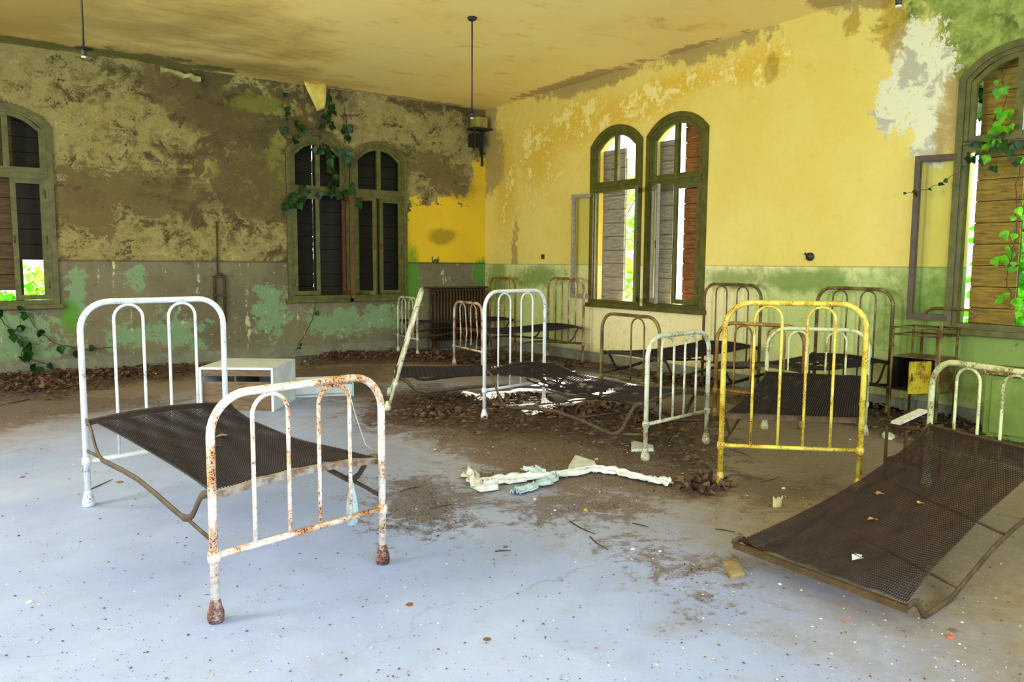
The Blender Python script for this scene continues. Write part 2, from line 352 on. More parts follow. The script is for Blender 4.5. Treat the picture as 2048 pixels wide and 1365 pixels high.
D_mid = [fp((720,800),(850,770),(1000,780),(1440,820),(1480,900),(1420,1000),(1300,1000),(1100,985),(960,950),(880,880),(740,860)),
         fp((770,960),(860,955),(960,1020),(910,1060),(780,1060)), fp((1020,1010),(1150,985),(1330,1010),(1260,1040),(1060,1045)),
         fp((1340,1132),(1420,1135),(1425,1160),(1350,1150)), fp((1425,1165),(1500,1170),(1510,1195),(1430,1190)), fp((1450,960),(1640,960),(1700,1000),(1500,1020)),
         fp((560,740),(640,800),(760,800),(780,730)), fp((-60,800),(140,790),(400,800),(150,830),(-60,870)), fp((1250,1095),(1300,1098),(1320,1115),(1255,1110))]
D_brown = [fp((760,790),(1100,800),(1440,700),(2200,820),(2400,1400),(2050,1365),(1850,1260),(1560,1080),(1400,1030),(1000,930)),
           fp((-100,745),(1200,700),(1200,760),(500,760),(150,830),(-100,880))]
a = Mat('dusty_concrete_floor', .62); p = a.pos(); A1, A2, A3 = a.attr('ma')
big = a.noise(p, .7, 6, .6, .2); mid = a.noise(p, 3.0, 9, .7, .6); fine = a.noise(p, 14, 10, .78); spk = a.noise(p, 90, 3, .6)
c = a.mix(a.sharp(big, .5, .22), rgb(170,183,228), rgb(140,157,212)); c = a.mix(a.math('MULTIPLY', a.sharp(mid, .56, .1), .35), c, rgb(146,156,190))
c = a.mix(a.math('MULTIPLY', a.sharp(a.math('ADD', A3, a.math('MULTIPLY', mid, .5)), .62, .34), .92), c, a.mix(a.sharp(fine, .5, .2), rgb(118,98,66), rgb(146,126,92)))
c = a.mix(a.math('MULTIPLY', a.blob(A2, mid, fine, 1.6, 2.2, .12), .72), c, rgb(92,74,66))
c = a.mix(a.math('MULTIPLY', a.blob(A1, mid, fine, 1.6, 1.8, .14), .8), c, rgb(66,48,36))
dz_ = a.noise(p, 55, 6, .75); anyd = a.math('MAXIMUM', a.blob(A1, mid, fine, 1.4, 1.6, .25), a.blob(A2, mid, fine, 1.4, 1.8, .25)); c = a.mix(a.math('MULTIPLY', anyd, a.math('MULTIPLY', a.sharp(dz_, .56, .03), .8)), c, rgb(52,36,30)); c = a.mix(a.math('MULTIPLY', anyd, a.math('MULTIPLY', a.sharp(a.noise(p, 70, 5, .7), .6, .02), .8)), c, rgb(176,160,160)); c = a.mix(a.sharp(fine, .72, .03), c, rgb(120,104,110)); c = a.mix(a.sharp(spk, .72, .02), c, rgb(236,236,236)); c = a.mix(a.math('SUBTRACT', 1.0, a.sharp(spk, .27, .02)), c, rgb(110,88,80))
vo = a.N('ShaderNodeTexVoronoi', feature='DISTANCE_TO_EDGE'); wv = a.N('ShaderNodeVectorMath', operation='MULTIPLY_ADD'); nn = a.N('ShaderNodeTexNoise'); a.put(nn.inputs['Vector'], p); nn.inputs['Scale'].default_value = 2.2; nn.inputs['Detail'].default_value = 8; a.put(wv.inputs[0], nn.outputs['Color']); wv.inputs[1].default_value = (.5,.5,.5); a.put(wv.inputs[2], p); a.put(vo.inputs['Vector'], wv.outputs[0]); vo.inputs['Scale'].default_value = .22
c = a.mix(a.math('MULTIPLY', a.math('SUBTRACT', 1.0, a.sharp(vo.outputs[0], .0011, .0008)), a.math('MULTIPLY', a.sharp(big, .5, .1), .45)), c, rgb(120,112,120))
a.bump(a.math('ADD', a.math('MULTIPLY', mid, .5), fine), .25, .008); M_FLOOR = a.col(c)
DFN = [polyfield(D_dark, .5), polyfield(D_mid, .5), polyfield(D_brown, 1.6)]
fieldmesh('floor', M_FLOOR, XL-.3, XR+.3, YF-.3, YB+.3, 0, .08, False, {'ma': DFN}, -.3)
M_base = rough_mat('grey_skirting_paint', rgb(108,108,96), rgb(132,136,112), 6, .8, sp=rgb(80,66,44))
tag(MB().box((XL,YB-.018,.0),(XR,YB,.16)).build('baseboard_far', M_base), kind='structure')
tag(MB().box((XR-.018,YF,.0),(XR,YB-.018,.16)).build('baseboard_right', M_base), kind='structure')
tag(MB().box((-40,-40,-.9),(60,60,-.6)).build('ground_outside', rough_mat('garden_soil', rgb(70,96,34), rgb(40,60,20), 2)), kind='structure')

# ------------------------------------------------------------------ windows
M_frame = rough_mat('olive_window_paint', rgb(98,96,38), rgb(70,68,26), 9, .55, sp=rgb(60,50,24), spt=.66)
M_frameR = rough_mat('dark_green_window_paint', rgb(92,90,30), rgb(66,66,22), 9, .5, sp=rgb(46,40,20), spt=.68)
M_greyc = rough_mat('grey_violet_casement', rgb(150,140,130), rgb(122,112,100), 14, .5, sp=rgb(90,80,70))
M_brownc = rough_mat('brown_casement', rgb(72,52,18), rgb(54,38,14), 12, .5, sp=rgb(40,30,14))
M_rustc = rough_mat('red_brown_casement', rgb(104,58,30), rgb(74,40,20), 12, .6)
M_steel = rough_mat('window_iron', rgb(56,44,34), rgb(84,62,40), 20, .5)
M_shg = wood('grey_shutter_boards', rgb(150,146,138), rgb(118,108,98), rgb(60,48,40))
M_sho = wood('orange_brown_shutter_boards', rgb(138,88,44), rgb(90,54,26), rgb(44,26,12))
M_shy = wood('ochre_shutter_boards', rgb(150,122,44), rgb(112,88,30), rgb(70,50,16))
M_shd = wood('dark_shutter_boards', rgb(38,32,24), rgb(28,24,18), rgb(16,14,10))
g = Mat('old_glass', .08); g.b.inputs['Base Color'].default_value = (.9,.95,.88,1)
tr = g.N('ShaderNodeBsdfTransparent'); tr.inputs[0].default_value = (.93,.95,.91,1); gl = g.N('ShaderNodeBsdfGlossy'); gl.inputs[1].default_value = .15
mx = g.N('ShaderNodeMixShader'); mx.inputs[0].default_value = .012; g.t.links.new(tr.outputs[0], mx.inputs[1]); g.t.links.new(gl.outputs[0], mx.inputs[2]); g.t.links.new(tr.outputs[0], g.out.inputs[0]); M_glass = g.m
def strip2d(mb, path, o0, o1, d0, d1, f, closed=True):   # frame moulding: offsets o0..o1 inwards from the outline, depth d0..d1
    n = len(path); vs = []
    for i in range(n):
        a = Vector(path[i]); pr = Vector(path[(i-1) % n]); nx = Vector(path[(i+1) % n])
        if not closed and i == 0: pr = a-(nx-a)
        if not closed and i == n-1: nx = a+(a-pr)
        e1 = (a-pr).normalized(); e2 = (nx-a).normalized(); n1 = Vector((e1.y,-e1.x)); n2 = Vector((e2.y,-e2.x))
        b = (n1+n2); b = b/max(.3, (1+n1.dot(n2)))
        for (o, d) in ((o0,d0),(o0,d1),(o1,d1),(o1,d0)): q = a+b*o; vs.append(f(q.x, d, q.y))
    fs = []
    for i in range(n if closed else n-1):
        j = (i+1) % n
        for k in range(4): fs.append((i*4+k, i*4+(k+1)%4, j*4+(k+1)%4, j*4+k))
    mb.add(vs, fs); return mb
def outline(u0, u1, zb, n=14):
    return [(u0, zb), (u0, ZP)] + [(u0+(u1-u0)*i/n, arch_z(u0+(u1-u0)*i/n, u0, u1)) for i in range(1, n)] + [(u1, ZP), (u1, zb)]
def planks(mb, f, a0, a1, z0, z1, d, hb=.205, top=None, gap=.007, miss=()):
    back = MB()
    z = z0; k = 0
    while z < z1-.03:
        zt = min(z+hb, z1)
        if k not in miss:
            j = random.uniform(-.004, .004); ns = 6 if (top and zt > 3.2) else 1
            for q in range(ns):
                b0, b1 = a0+(a1-a0)*q/ns, a0+(a1-a0)*(q+1)/ns
                tl, tr_ = (zt-gap, zt-gap) if not top else (min(zt-gap, top(b0)), min(zt-gap, top(b1)))
                if max(tl, tr_) > z+.005:
                    tl, tr_ = max(tl, z+.002), max(tr_, z+.002)
                    mb.box8([f(b0, d+j, z), f(b1, d+j, z), f(b1, d+j+.022, z), f(b0, d+j+.022, z), f(b0, d+j, tl), f(b1, d+j, tr_), f(b1, d+j+.022, tr_), f(b0, d+j+.022, tl)])
                    back.box8([f(b0, d-.008, z-.01), f(b1, d-.008, z-.01), f(b1, d-.006, z-.01), f(b0, d-.006, z-.01), f(b0, d-.008, tl+.01), f(b1, d-.008, tr_+.01), f(b1, d-.006, tr_+.01), f(b0, d-.006, tl+.01)])
        z += hb; k += 1
    return back
def casement(win, wf, hu, w, sgn, ang, mat, glass=True, z0=ZS+.07, z1=2.6, d=-.01, bars=0):
    # hinged at u = hu, leaf runs sgn*w when closed, swings into the room by ang degrees
    an = math.radians(ang)
    def f(s, t, z):        # s along the leaf, t across its thickness
        return wf.P(hu + sgn*(s*math.cos(an)) - sgn*t*math.sin(an)*1.0, d + s*math.sin(an) + t*math.cos(an), z)
    mb = MB(); strip2d(mb, [(0,z0),(0,z1),(w,z1),(w,z0)], 0, .052, -.02, .02, f)
    strip2d(mb, [(.052,z0+.052),(.052,z1-.052),(w-.052,z1-.052),(w-.052,z0+.052)], 0, .012, -.008, .02, f)
    for b in range(bars): zz = z0+(z1-z0)*(b+1)/(bars+1); mb.box((.05,-.012,zz-.014),(w-.05,.012,zz+.014), lambda q: f(q.x, q.y, q.z))
    c = mb.build('casement', mat, win)
    for zz in (z0+.2, (z0+z1)/2, z1-.2): MB().tube([f(.003,.024,zz-.05), f(.003,.024,zz+.05)], .009, 8).build('hinge', M_steel, c)
    MB().tube([f(w-.02,.024,(z0+z1)/2-.05), f(w-.02,.03,(z0+z1)/2+.05)], .008, 8).build('latch', M_steel, c)
    if glass: MB().box((.05,-.002,z0+.05),(w-.05,.002,z1-.05), lambda q: f(q.x, q.y, q.z)).build('pane', M_glass, c)
    return c
def window(n, wf, u0, u1, mat, sash=True, glass_top=True, closed=(True, True), bottom=True):
    root = empty('window_%d' % n, wf.P((u0+u1)/2, 0, ZS)); tag(root, kind='structure')
    f = wf.P; ol = outline(u0, u1, ZS); uc = (u0+u1)/2
    mb = MB(); strip2d(mb, ol, -.045, .02, -.02, .035, f); strip2d(mb, ol, .015, .06, -.06, .018, f); mb.build('casing', mat, root)
    t0, t1 = 2.60, 2.70
    mb = MB(); mb.box((u0+.05,-.06,t0),(u1-.05,.03,t1), lambda q: f(q.x,q.y,q.z)); mb.box((u0+.03,-.05,t1-.03),(u1-.03,.045,t1-.005), lambda q: f(q.x,q.y,q.z)); mb.build('transom', mat, root)
    up = MB(); ol2 = [(u0+.055, t1)] + [(u0+.055, ZP-.03)] + [(u0+.055+(u1-u0-.11)*i/14, arch_z(u0+(u1-u0)*i/14, u0, u1)-.055) for i in range(1, 14)] + [(u1-.055, ZP-.03), (u1-.055, t1)]
    strip2d(up, ol2, 0, .05, -.04, .005, f); up.box((uc-.035,-.04,t1),(uc+.035,.012,ZP+RISE-.07), lambda q: f(q.x,q.y,q.z))
    s = up.build('upper_sash', mat, root)
    if glass_top:
        for (a0, a1) in ((u0+.1, uc-.03), (uc+.03, u1-.1)):
            pts = frange(a0, a1, .05); vs = []; k = len(pts)
            for dd in (-.022, -.018):
                for q in pts: vs += [f(q, dd, t1+.04), f(q, dd, arch_z(q, u0, u1)-.09)]
            fs = [(2*i, 2*i+2, 2*i+3, 2*i+1) for i in range(k-1)]+[(2*k+2*i, 2*k+2*i+1, 2*k+2*i+3, 2*k+2*i+2) for i in range(k-1)]
            MB().add(vs, fs).build('pane', M_glass, s)
    if bottom:
        mb = MB(); mb.box((u0-.09,-.06,ZS-.055),(u1+.09,.075,ZS+.005), lambda q: f(q.x,q.y,q.z)); mb.build('sill', mat, root, bevel=.006)
    mb = MB(); mb.box((u0+.05,-.06,ZS),(u1-.05,.02,ZS+.06), lambda q: f(q.x,q.y,q.z)); mb.build('bottom_rail', mat, root)
    return root
def shutter(win, wf, u0, u1, hu, w, sgn, ang, mat, z0=ZS+.0, z1=3.4, miss=(), stile=None, arch=True):
    an = math.radians(ang)
    def f(s, t, z): return wf.P(hu+sgn*(s*math.cos(an)+t*math.sin(an)), -TH+.04 - s*math.sin(an) + t*math.cos(an), z)
    mb = MB(); top = (lambda s: arch_z(hu+sgn*s*math.cos(an), u0, u1)-.01) if arch else None
    bk = planks(mb, f, 0, w, z0, z1+.15, 0, top=top, miss=miss)
    o = mb.build('shutter', mat, win); bk.build('shutter_backing', M_shd, o)
    for sx in (0.0, w-.05): MB().box((sx,-.030,z0),(sx+.05,-.009,min(z1,3.2)), lambda q: f(q.x, q.y, q.z)).build('shutter_batten', stile or mat, o)
    return o
w0 = window(7, far, *WIN_FAR[0], M_frame); shutter(w0, far, *WIN_FAR[0], WIN_FAR[0][0], .48, 1, 0, M_shd); shutter(w0, far, *WIN_FAR[0], WIN_FAR[0][1], .48, -1, 0, M_shd)
w1 = window(1, far, *WIN_FAR[1], M_frame); u0, u1 = WIN_FAR[1]
M_shw = wood('weathered_brown_shutter_boards', rgb(96,74,48), rgb(66,50,34), rgb(30,24,18))
shutter(w1, far, u0, u1, u0+.06, .50, 1, 0, M_shw, miss=(0,), z1=3.45); shutter(w1, far, u0, u1, u1, .40, -1, 0, M_shd, miss=(0,1,2), z1=3.38)
casement(w1, far, u1-.06, .40, -1, 4, M_frame, glass=False)
w2 = window(2, far, *WIN_FAR[2], M_frame); u0, u1 = WIN_FAR[2]
shutter(w2, far, u0, u1, u0, .455, 1, 0, M_shd); shutter(w2, far, u0, u1, u1, .485, -1, 0, M_shd)
casement(w2, far, u0+.06, .43, 1, 3, M_frame); casement(w2, far, u1-.06, .43, -1, 86, M_rustc)
w3 = window(3, far, *WIN_FAR[3], M_frame); u0, u1 = WIN_FAR[3]
shutter(w3, far, u0, u1, u0, .476, 1, 0, M_shd); shutter(w3, far, u0, u1, u1, .484, -1, 0, M_shd)
casement(w3, far, u0+.06, .43, 1, 62, M_frame); casement(w3, far, u1-.06, .43, -1, 5, M_frame)
w4 = window(4, right, *WIN_RIGHT[0], M_frameR, glass_top=False); u0, u1 = WIN_RIGHT[0]
shutter(w4, right, u0, u1, u0, .47, 1, 2, M_shg, stile=M_shg, z1=3.1, arch=False)
casement(w4, right, u0+.06, .45, 1, 164, M_greyc); casement(w4, right, u1-.06, .45, -1, 134, M_frameR, glass=False)
w5 = window(5, right, *WIN_RIGHT[1], M_frameR, glass_top=False); u0, u1 = WIN_RIGHT[1]
shutter(w5, right, u0, u1, u0, .25, 1, 6, M_shg, z1=3.1); shutter(w5, right, u0, u1, u1, .54, -1, 0, M_sho)
casement(w5, right, u0+.06, .45, 1, 34, M_greyc); casement(w5, right, u1-.06, .45, -1, 4, M_frameR, glass=False)
w6 = window(6, right, *WIN_RIGHT[2], M_frameR, glass_top=False); u0, u1 = WIN_RIGHT[2]
shutter(w6, right, u0, u1, u0+.07, .40, 1, 3, M_shy, stile=M_shd)
casement(w6, right, u0+.05, .44, 1, 160, M_brownc)
w8 = window(8, right, *WIN_RIGHT[3], M_frameR); u0, u1 = WIN_RIGHT[3]
shutter(w8, right, u0, u1, u0, .5, 1, 0, M_shy); shutter(w8, right, u0, u1, u1, .48, -1, 0, M_shy)  # closed shutters added on this unseen window to keep the sun out
# ------------------------------------------------------------------ beds
M_mesh = rough_mat('dark_brown_spring_wire', rgb(40,24,26), rgb(28,17,19), 20, .75)
M_meshr = rough_mat('rusty_spring_wire', rgb(62,38,22), rgb(42,25,15), 9, .75)
M_iron = rough_mat('rusty_angle_iron', rgb(84,68,46), rgb(56,42,30), 16, .6, metal=.15, sp=rgb(160,140,110))
M_irond = rough_mat('dark_angle_iron', rgb(62,46,34), rgb(44,32,26), 16, .6, metal=.2)
M_ironr = rough_mat('brown_angle_iron', rgb(92,68,36), rgb(62,44,26), 16, .65, metal=.1, sp=rgb(150,120,70))
M_irong = rough_mat('pale_rusted_angle_iron', rgb(176,168,156), rgb(120,84,58), 14, .6, metal=.1)
P_white = painted('white_enamel_worn', rgb(236,240,244), .12, rgb(170,180,190), .36)
P_orange = painted('white_enamel_orange_rust', rgb(238,228,216), .48, rgb(206,142,86), .6)
P_yellow = painted('yellowed_enamel', rgb(220,204,84), .5, rgb(192,150,30), .6)
P_cream = painted('cream_enamel', rgb(214,214,190), .35, rgb(160,140,96), .6)
P_rusty = painted('cream_enamel_rusty', rgb(204,190,160), .7, rgb(138,92,50), .85)
P_creamr = painted('cream_enamel_part_rusted', rgb(222,208,190), .45, rgb(170,112,70), .7)
P_dark = painted('dark_worn_enamel', rgb(128,118,62), .7, rgb(84,66,32), .7)
P_ochre = painted('ochre_worn_enamel', rgb(186,152,64), .8, rgb(132,92,34), .6)
P_pale = painted('pale_green_enamel', rgb(206,212,160), .35, rgb(150,140,84), .55)
P_foot = painted('rusted_foot_cap', rgb(190,170,160), .9, rgb(110,66,54), .95)
def arc_path(w, h, r, z0, n=8):
    p = [(0, z0), (0, h-r)]
    p += [(r-r*math.cos(math.pi/2*i/n), h-r+r*math.sin(math.pi/2*i/n)) for i in range(1, n+1)]
    q = [(w-x, z) for x, z in p][::-1]; return p+q
def bed_end(name, parent, P0, P1, h, mat, lean=(0,0), hoops=((.215,.41),(.59,.785)), crossbar=.285, footmat=None, rad=.0185, bend=0.0, foot=True, base=None, hoopmat=None, barmat=None):
    P0, P1 = Vector((*P0[:2], 0)), Vector((*P1[:2], 0)); w = (P1-P0).length; e = (P1-P0)/w
    L = Vector((*lean, 0)); k = math.sqrt(max(.1, 1-L.length_squared/(h*h)))
    f = base or (lambda x, z: P0 + e*x + L*(z/h) + Vector((0,0,z*k)))
    hp = h-rad
    fr = MB(); fr.tube([f(x, z) for x, z in arc_path(w, hp, .17, .02)], rad, 12)
    for x in (0, w): fr.lathe(f(x, crossbar)-Vector((0,0,.0)), [(rad,-.025),(rad+.007,-.022),(rad+.009,0),(rad+.007,.022),(rad,.025)], 12)
    o = fr.build(name, mat, parent)
    cb = MB(); cb.tube([f(0, crossbar), f(w, crossbar)], .0145, 10); cb.build('crossbar', barmat or mat, o)
    for (a0, a1) in hoops:
        x0, x1 = a0*w, a1*w; r = (x1-x0)/2; zt = hp-rad-.004; pts = [f(x0+bend*.02, crossbar+.01), f(x0+bend*.03, (crossbar+zt)/2-.1), f(x0, zt-r)]
        pts += [f(x0+r-r*math.cos(math.pi*i/12), zt-r+r*math.sin(math.pi*i/12)) for i in range(1, 13)] + [f(x1+bend*.05, (crossbar+zt)/2-.1), f(x1+bend*.01, crossbar+.01)]
        MB().tube(pts, .0095, 9).build('hoop_rod', hoopmat or mat, o)
    if foot:
        for x in (0, w):
            b = f(x, 0); b.z = max(b.z, 0)
            MB().lathe(b, [(.018,0),(.032,.002),(.036,.02),(.034,.045),(.026,.07),(.023,.09),(.019,.1)], 14).build('foot_cap', footmat or mat, o)
    return o
def strands(C, nu, nv, r, keep=None, matname=None):
    # chain-link spring fabric: zigzag wires running across; C(u, v) gives the surface point
    vs = []; fs = []
    up_ = Vector((0,0,r))
    us = np.linspace(0, 1, 2*nu+1)
    for j in range(nv):
        v0 = (j+.0)/nv; dv = 1.55/nv; prev = None
        for i, u in enumerate(us):
            v = min(1, max(0, v0 + (dv if i % 2 else -.0)))
            if keep and not keep(u, v): prev = None; continue
            p = C(u, v); p = p + Vector((0,0,(r*1.1 if (i+j) % 2 else -r*1.1)))
            q = C(min(1, u+.01), v)-C(max(0, u-.01), v); n = q.cross(Vector((0,0,1))).normalized() if q.length > 1e-6 else Vector((0,1,0))
            b = len(vs); vs += [p+n*r, p-n*r*.5+up_*.87, p-n*r*.5-up_*.87]
            if prev is not None:
                for k in range(3): fs.append((prev+k, prev+(k+1) % 3, b+(k+1) % 3, b+k))
            prev = b
    mb = MB(); mb.add(vs, fs, False); return mb
def spring(root, c00, c10, c01, c11, meshmat, ironmat, sag=.07, waist=.05, arch=.03, nu=46, nv=110, r=.0022, keep=None, dz=.22, side=(True,True), endmats=None, strap=True, zlow=None, bow=.05, drop=None, braces=0):
    """c00, c10: head corners, c01, c11: foot corners."""
    c00, c10, c01, c11 = map(Vector, (c00, c10, c01, c11))
    def Sf(u, v): return (c00*(1-u)+c10*u)*(1-v)+(c01*(1-u)+c11*u)*v
    def C(u, v):
        uu = .02+.96*u; s = 4*v*(1-v); uu = .5+(uu-.5)*(1-waist*s*1.6); vv = .015+.97*v
        p = Sf(uu, vv); p.z += arch*4*uu*(1-uu)*(1-s) - sag*s*(.35+.65*4*uu*(1-uu)) + (drop(u, v) if drop else 0)
        p.z += .004*math.sin(31*u+3)*math.sin(17*v); return p
    fr = empty('spring_frame', (c00+c11)/2, root)
    sm = strands(C, nu, nv, r, keep).build('spring_mesh', meshmat, fr)
    for k, v in enumerate((0, 1)):
        pts = [Sf(u, v)+Vector((0,0,arch*4*u*(1-u))) for u in [i/10 for i in range(11)]]
        mb = MB()
        for i in range(10):
            a_, b_ = pts[i], pts[i+1]; t = (b_-a_).normalized(); n = Vector((-t.y, t.x, 0)).normalized()
            for (h0, h1, w0, w1) in ((-.004,0,-.016,.016),(-.034,0,-.004,0)):
                sg = 1 if v == 0 else -1
                mb.box8([p_+n*w_*sg+Vector((0,0,h_)) for h_ in (h0, h1) for p_, w_ in ((a_,w0),(b_,w0),(b_,w1),(a_,w1))])
        mb.build('end_rail', (endmats or (ironmat, ironmat))[k], fr)
    for k, u in enumerate((0, 1)):
        if not side[k]: continue
        prof = [(0,.0),(.02,-.004),(.04,-.02),(.06,-.06),(.078,-.11),(.1,-.165),(.125,-.2),(.16,-.22),(.24,-.205),(.36,-.18),(.5,-.165)]
        prof = prof+[(1-a_, b_) for a_, b_ in prof[:-1]][::-1]
        pts = []
        for (v, z) in prof:
            p = Sf(u, v); z = z/.22*dz if z > -.2 or True else z
            if zlow is not None: p.z = max(p.z+z, zlow)
            else: p.z += z
            p.z += 0 if zlow is not None else (bow-.05)*4*v*(1-v); pts.append(p)
        mb = MB(); mb.tube(pts, .017, 8, flat=.42)
        ob = mb.build('side_rail', ironmat, fr)
        if strap:
            for (va, vb) in ((.16, 0.0), (.84, 1.0)):
                p = Sf(u, va); q = Sf(u, vb); zz = -dz
                p.z += zz+.0; q.z = max(.2, q.z+zz-.02); MB().tube([p, q], .012, 8, flat=.45).build('strap', ironmat, ob)
    for b in range(braces):
        v = (.3, .62, .8)[b]; p, q = Sf(.0, v), Sf(1, min(1, v+.1)); p.z -= dz*.8; q.z -= dz*.8
        MB().tube([p, q], .008, 8).build('cross_brace', ironmat, fr)
    return fr, C
def L3(p, z): return Vector((p[0], p[1], z))
def ins(a, b, t): return (a[0]+(b[0]-a[0])*t, a[1]+(b[1]-a[1])*t)
def bed(name, label, H0, H1, F0, F1, hz, fz, hm, fm, zh=.55, zf=.55, meshmat=None, iron=None, hoopsH=None, hoopsF=None, group=None, **k):
    c = [(H0[i]+H1[i]+F0[i]+F1[i])/4 for i in (0, 1)]; root = empty(name, (c[0], c[1], 0)); tag(root, label, 'bed', group)
    kk = {q: k.pop(q) for q in list(k) if q in ('bendF', 'leanH', 'leanF', 'footmatF', 'footmatH', 'barF', 'bendH', 'hoopmF')}
    if hz: bed_end('headboard', root, H0, H1, hz, hm, lean=kk.get('leanH', (0,0)), footmat=kk.get('footmatH'), bend=kk.get('bendH', 0), **({'hoops': hoopsH} if hoopsH else {}))
    if fz: bed_end('footboard', root, F0, F1, fz, fm, lean=kk.get('leanF', (0,0)), footmat=kk.get('footmatF'), bend=kk.get('bendF', 0), barmat=kk.get('barF'), hoopmat=kk.get('hoopmF'), **({'hoops': hoopsF} if hoopsF else {}))
    a, b, c_, d = ins(H0, F0, .018), ins(H1, F1, .018), ins(F0, H0, .018), ins(F1, H1, .018)
    fr, C = spring(root, L3(a, zh), L3(b, zh), L3(c_, zf), L3(d, zf), meshmat or M_mesh, iron or M_iron, **k)
    return root, C
# A: large bed at left
bedA, CA = bed('iron_bed', 'white iron bed with orange-rusted footboard and sagging dark mesh, nearest the camera at left', (.485,5.33), (1.365,5.50), (.75,3.285), (1.61,3.485), 1.285, .985, P_white, P_orange,
   zh=.545, zf=.54, footmatF=P_foot, footmatH=P_white, endmats=(M_iron, M_irong), sag=.045, waist=.09, arch=.03, nu=62, nv=150, r=.0033, dz=.17, bow=.03)
# B: centre bed with torn mesh
rng = random.Random(3)
holes = [(rng.uniform(.05,.75), rng.uniform(.2,.62), rng.uniform(.02,.055), rng.uniform(.008,.03)) for _ in range(22)]
def keepB(u, v):
    if u < .10+.05*math.sin(9*v) and .12 < v < .8: return False
    if .12 < v < .75 and mn.noise(V(u*5, v*14, 3))+.5*mn.noise(V(u*16, v*40, 5)) > .42: return False
    return not any(((u-a)/c*.9)**2+((v-b)/d*.9)**2 < 1 for a, b, c, d in holes)
bedB, CB = bed('iron_bed', 'white iron bed in mid-room with torn sunlit mesh sagging towards a cream footboard', (4.0,6.29), (4.86,6.47), (4.19,4.26), (5.03,4.39), 1.265, .985, P_white, P_cream,
   zh=.475, zf=.44, meshmat=M_mesh, iron=M_iron, keep=keepB, sag=.10, waist=.03, nu=50, nv=120, r=.0032, dz=.3, footmatF=P_cream, braces=2, arch=.05)
# G: yellow bed
bedG, CG = bed('iron_bed', 'iron bed with tall yellow headboard turned to the camera and a slack dark mesh', (4.14,3.48), (4.80,2.86), (5.95,4.50), (6.48,3.83), 1.285, .965, P_yellow, P_pale,
   zh=.50, zf=.545, iron=M_ironr, sag=.03, waist=.03, nu=50, nv=110, r=.0036, arch=.0, dz=.2)
# F, E, D, D2: beds along the right wall
bedF, CF = bed('iron_bed', 'iron bed with ochre footboard against the green dado, behind the yellow bed', (7.62,5.13), (7.62,4.27), (5.98,5.12), (6.25,4.32), 1.30, .975, P_dark, P_ochre, iron=M_irond, nu=34, nv=80, r=.0048, sag=.06,
   keep=lambda u, v: not (.25 < v < .42 and .2 < u < .8 and math.sin(40*u)+math.sin(57*v) > .5))
bedE, CE = bed('iron_bed', 'iron bed with dark one-hooped footboard below the bright window pair', (7.62,6.75), (7.62,5.88), (5.65,6.46), (5.65,5.58), 1.30, 1.0, P_dark, P_dark, iron=M_irond, nu=34, nv=80, r=.0048,
   hoopsF=((.53,.75),), sag=.05, waist=.07)
bedD, CD = bed('iron_bed', 'rusty cream bed with short footboard before the radiator, headboard by the left open casement', (7.62,10.05), (7.62,9.15), (5.82,10.0), (5.75,9.1), 1.31, .975, P_rusty, P_creamr, iron=M_iron, nu=34, nv=80, r=.0048, sag=.05, bendF=1)
bedD2, CD2 = bed('iron_bed', 'low rusty cream bed in the far corner in front of the brown radiator', (7.62,11.8), (7.62,11.0), (5.85,11.95), (5.80,11.15), 1.29, .97, P_ochre, P_cream, iron=M_irond, nu=28, nv=64, r=.0035, sag=.04)
# C: collapsed bed whose end leans, seen edge-on
rootC = empty('iron_bed', (4.4,7.2,0)); tag(rootC, 'collapsed bed with a cream end leaning edge-on over its low mesh, behind the mid-room bed', 'bed')
bed_end('headboard', rootC, (3.40,7.20), (3.796,7.986), 1.30, P_cream, lean=(.36,-.10))
spring(rootC, (3.50,7.22,.33), (3.87,7.94,.34), (5.35,6.55,.33), (5.65,7.30,.34), M_mesh, M_iron, sag=.02, waist=.02, arch=.0, nu=34, nv=80, r=.003, dz=.16, strap=False)
bed_end('footboard', rootC, (5.45,6.50), (5.78,7.26), .97, P_white, base=(lambda x, z: V(5.2,6.35,.022)+V(.397,.918,0)*x+V(.918,-.397,0)*(z*.9)*-1+V(0,0,.0)), foot=False)
# H: collapsed bed lower right
rootH = empty('iron_bed', (4.4,2.2,0)); tag(rootH, 'collapsed bed with rusty see-through mesh sloping to the floor at lower right', 'bed')
bed_end('headboard', rootH, (5.33,2.68), (5.10,1.83), .905, P_pale, rad=.02)
frH, CHf = spring(rootH, (5.22,2.62,.46), (4.98,1.78,.46), (3.09,2.50,.115), (3.10,1.60,.115), M_meshr, M_ironr, sag=.05, waist=.08, arch=.0, nu=80, nv=170, r=.0027, zlow=.02, dz=.2, strap=False, braces=2)
# ------------------------------------------------------------------ furniture
M_cream_box = rough_mat('white_painted_wood', rgb(214,222,226), rgb(190,200,206), 5, .6, sp=rgb(120,110,96), spt=.7)
M_raw = wood('raw_cabinet_wood', rgb(120,98,74), rgb(86,70,56), rgb(44,34,28))
M_blue = rough_mat('blue_grey_wood', rgb(150,186,206), rgb(176,196,206), 6, .6)
M_white = rough_mat('white_plaster', rgb(228,228,218), rgb(196,192,176), 30, .9)
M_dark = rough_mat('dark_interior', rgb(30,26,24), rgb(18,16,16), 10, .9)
def obox(mb, o, ex, ey, sx, sy, z0, z1, x0=0, y0=0):
    o = Vector(o); c = []
    for z in (z0, z1):
        for (x, y) in ((x0,y0),(x0+sx,y0),(x0+sx,y0+sy),(x0,y0+sy)): c.append(o+ex*x+ey*y+Vector((0,0,z)))
    return mb.box8(c)
FR, BR, FL_ = fl(548,824), fl(592,798), fl(402,808)
ey = (BR-FR).normalized(); ex = Vector((ey.y, -ey.x, 0)) * -1
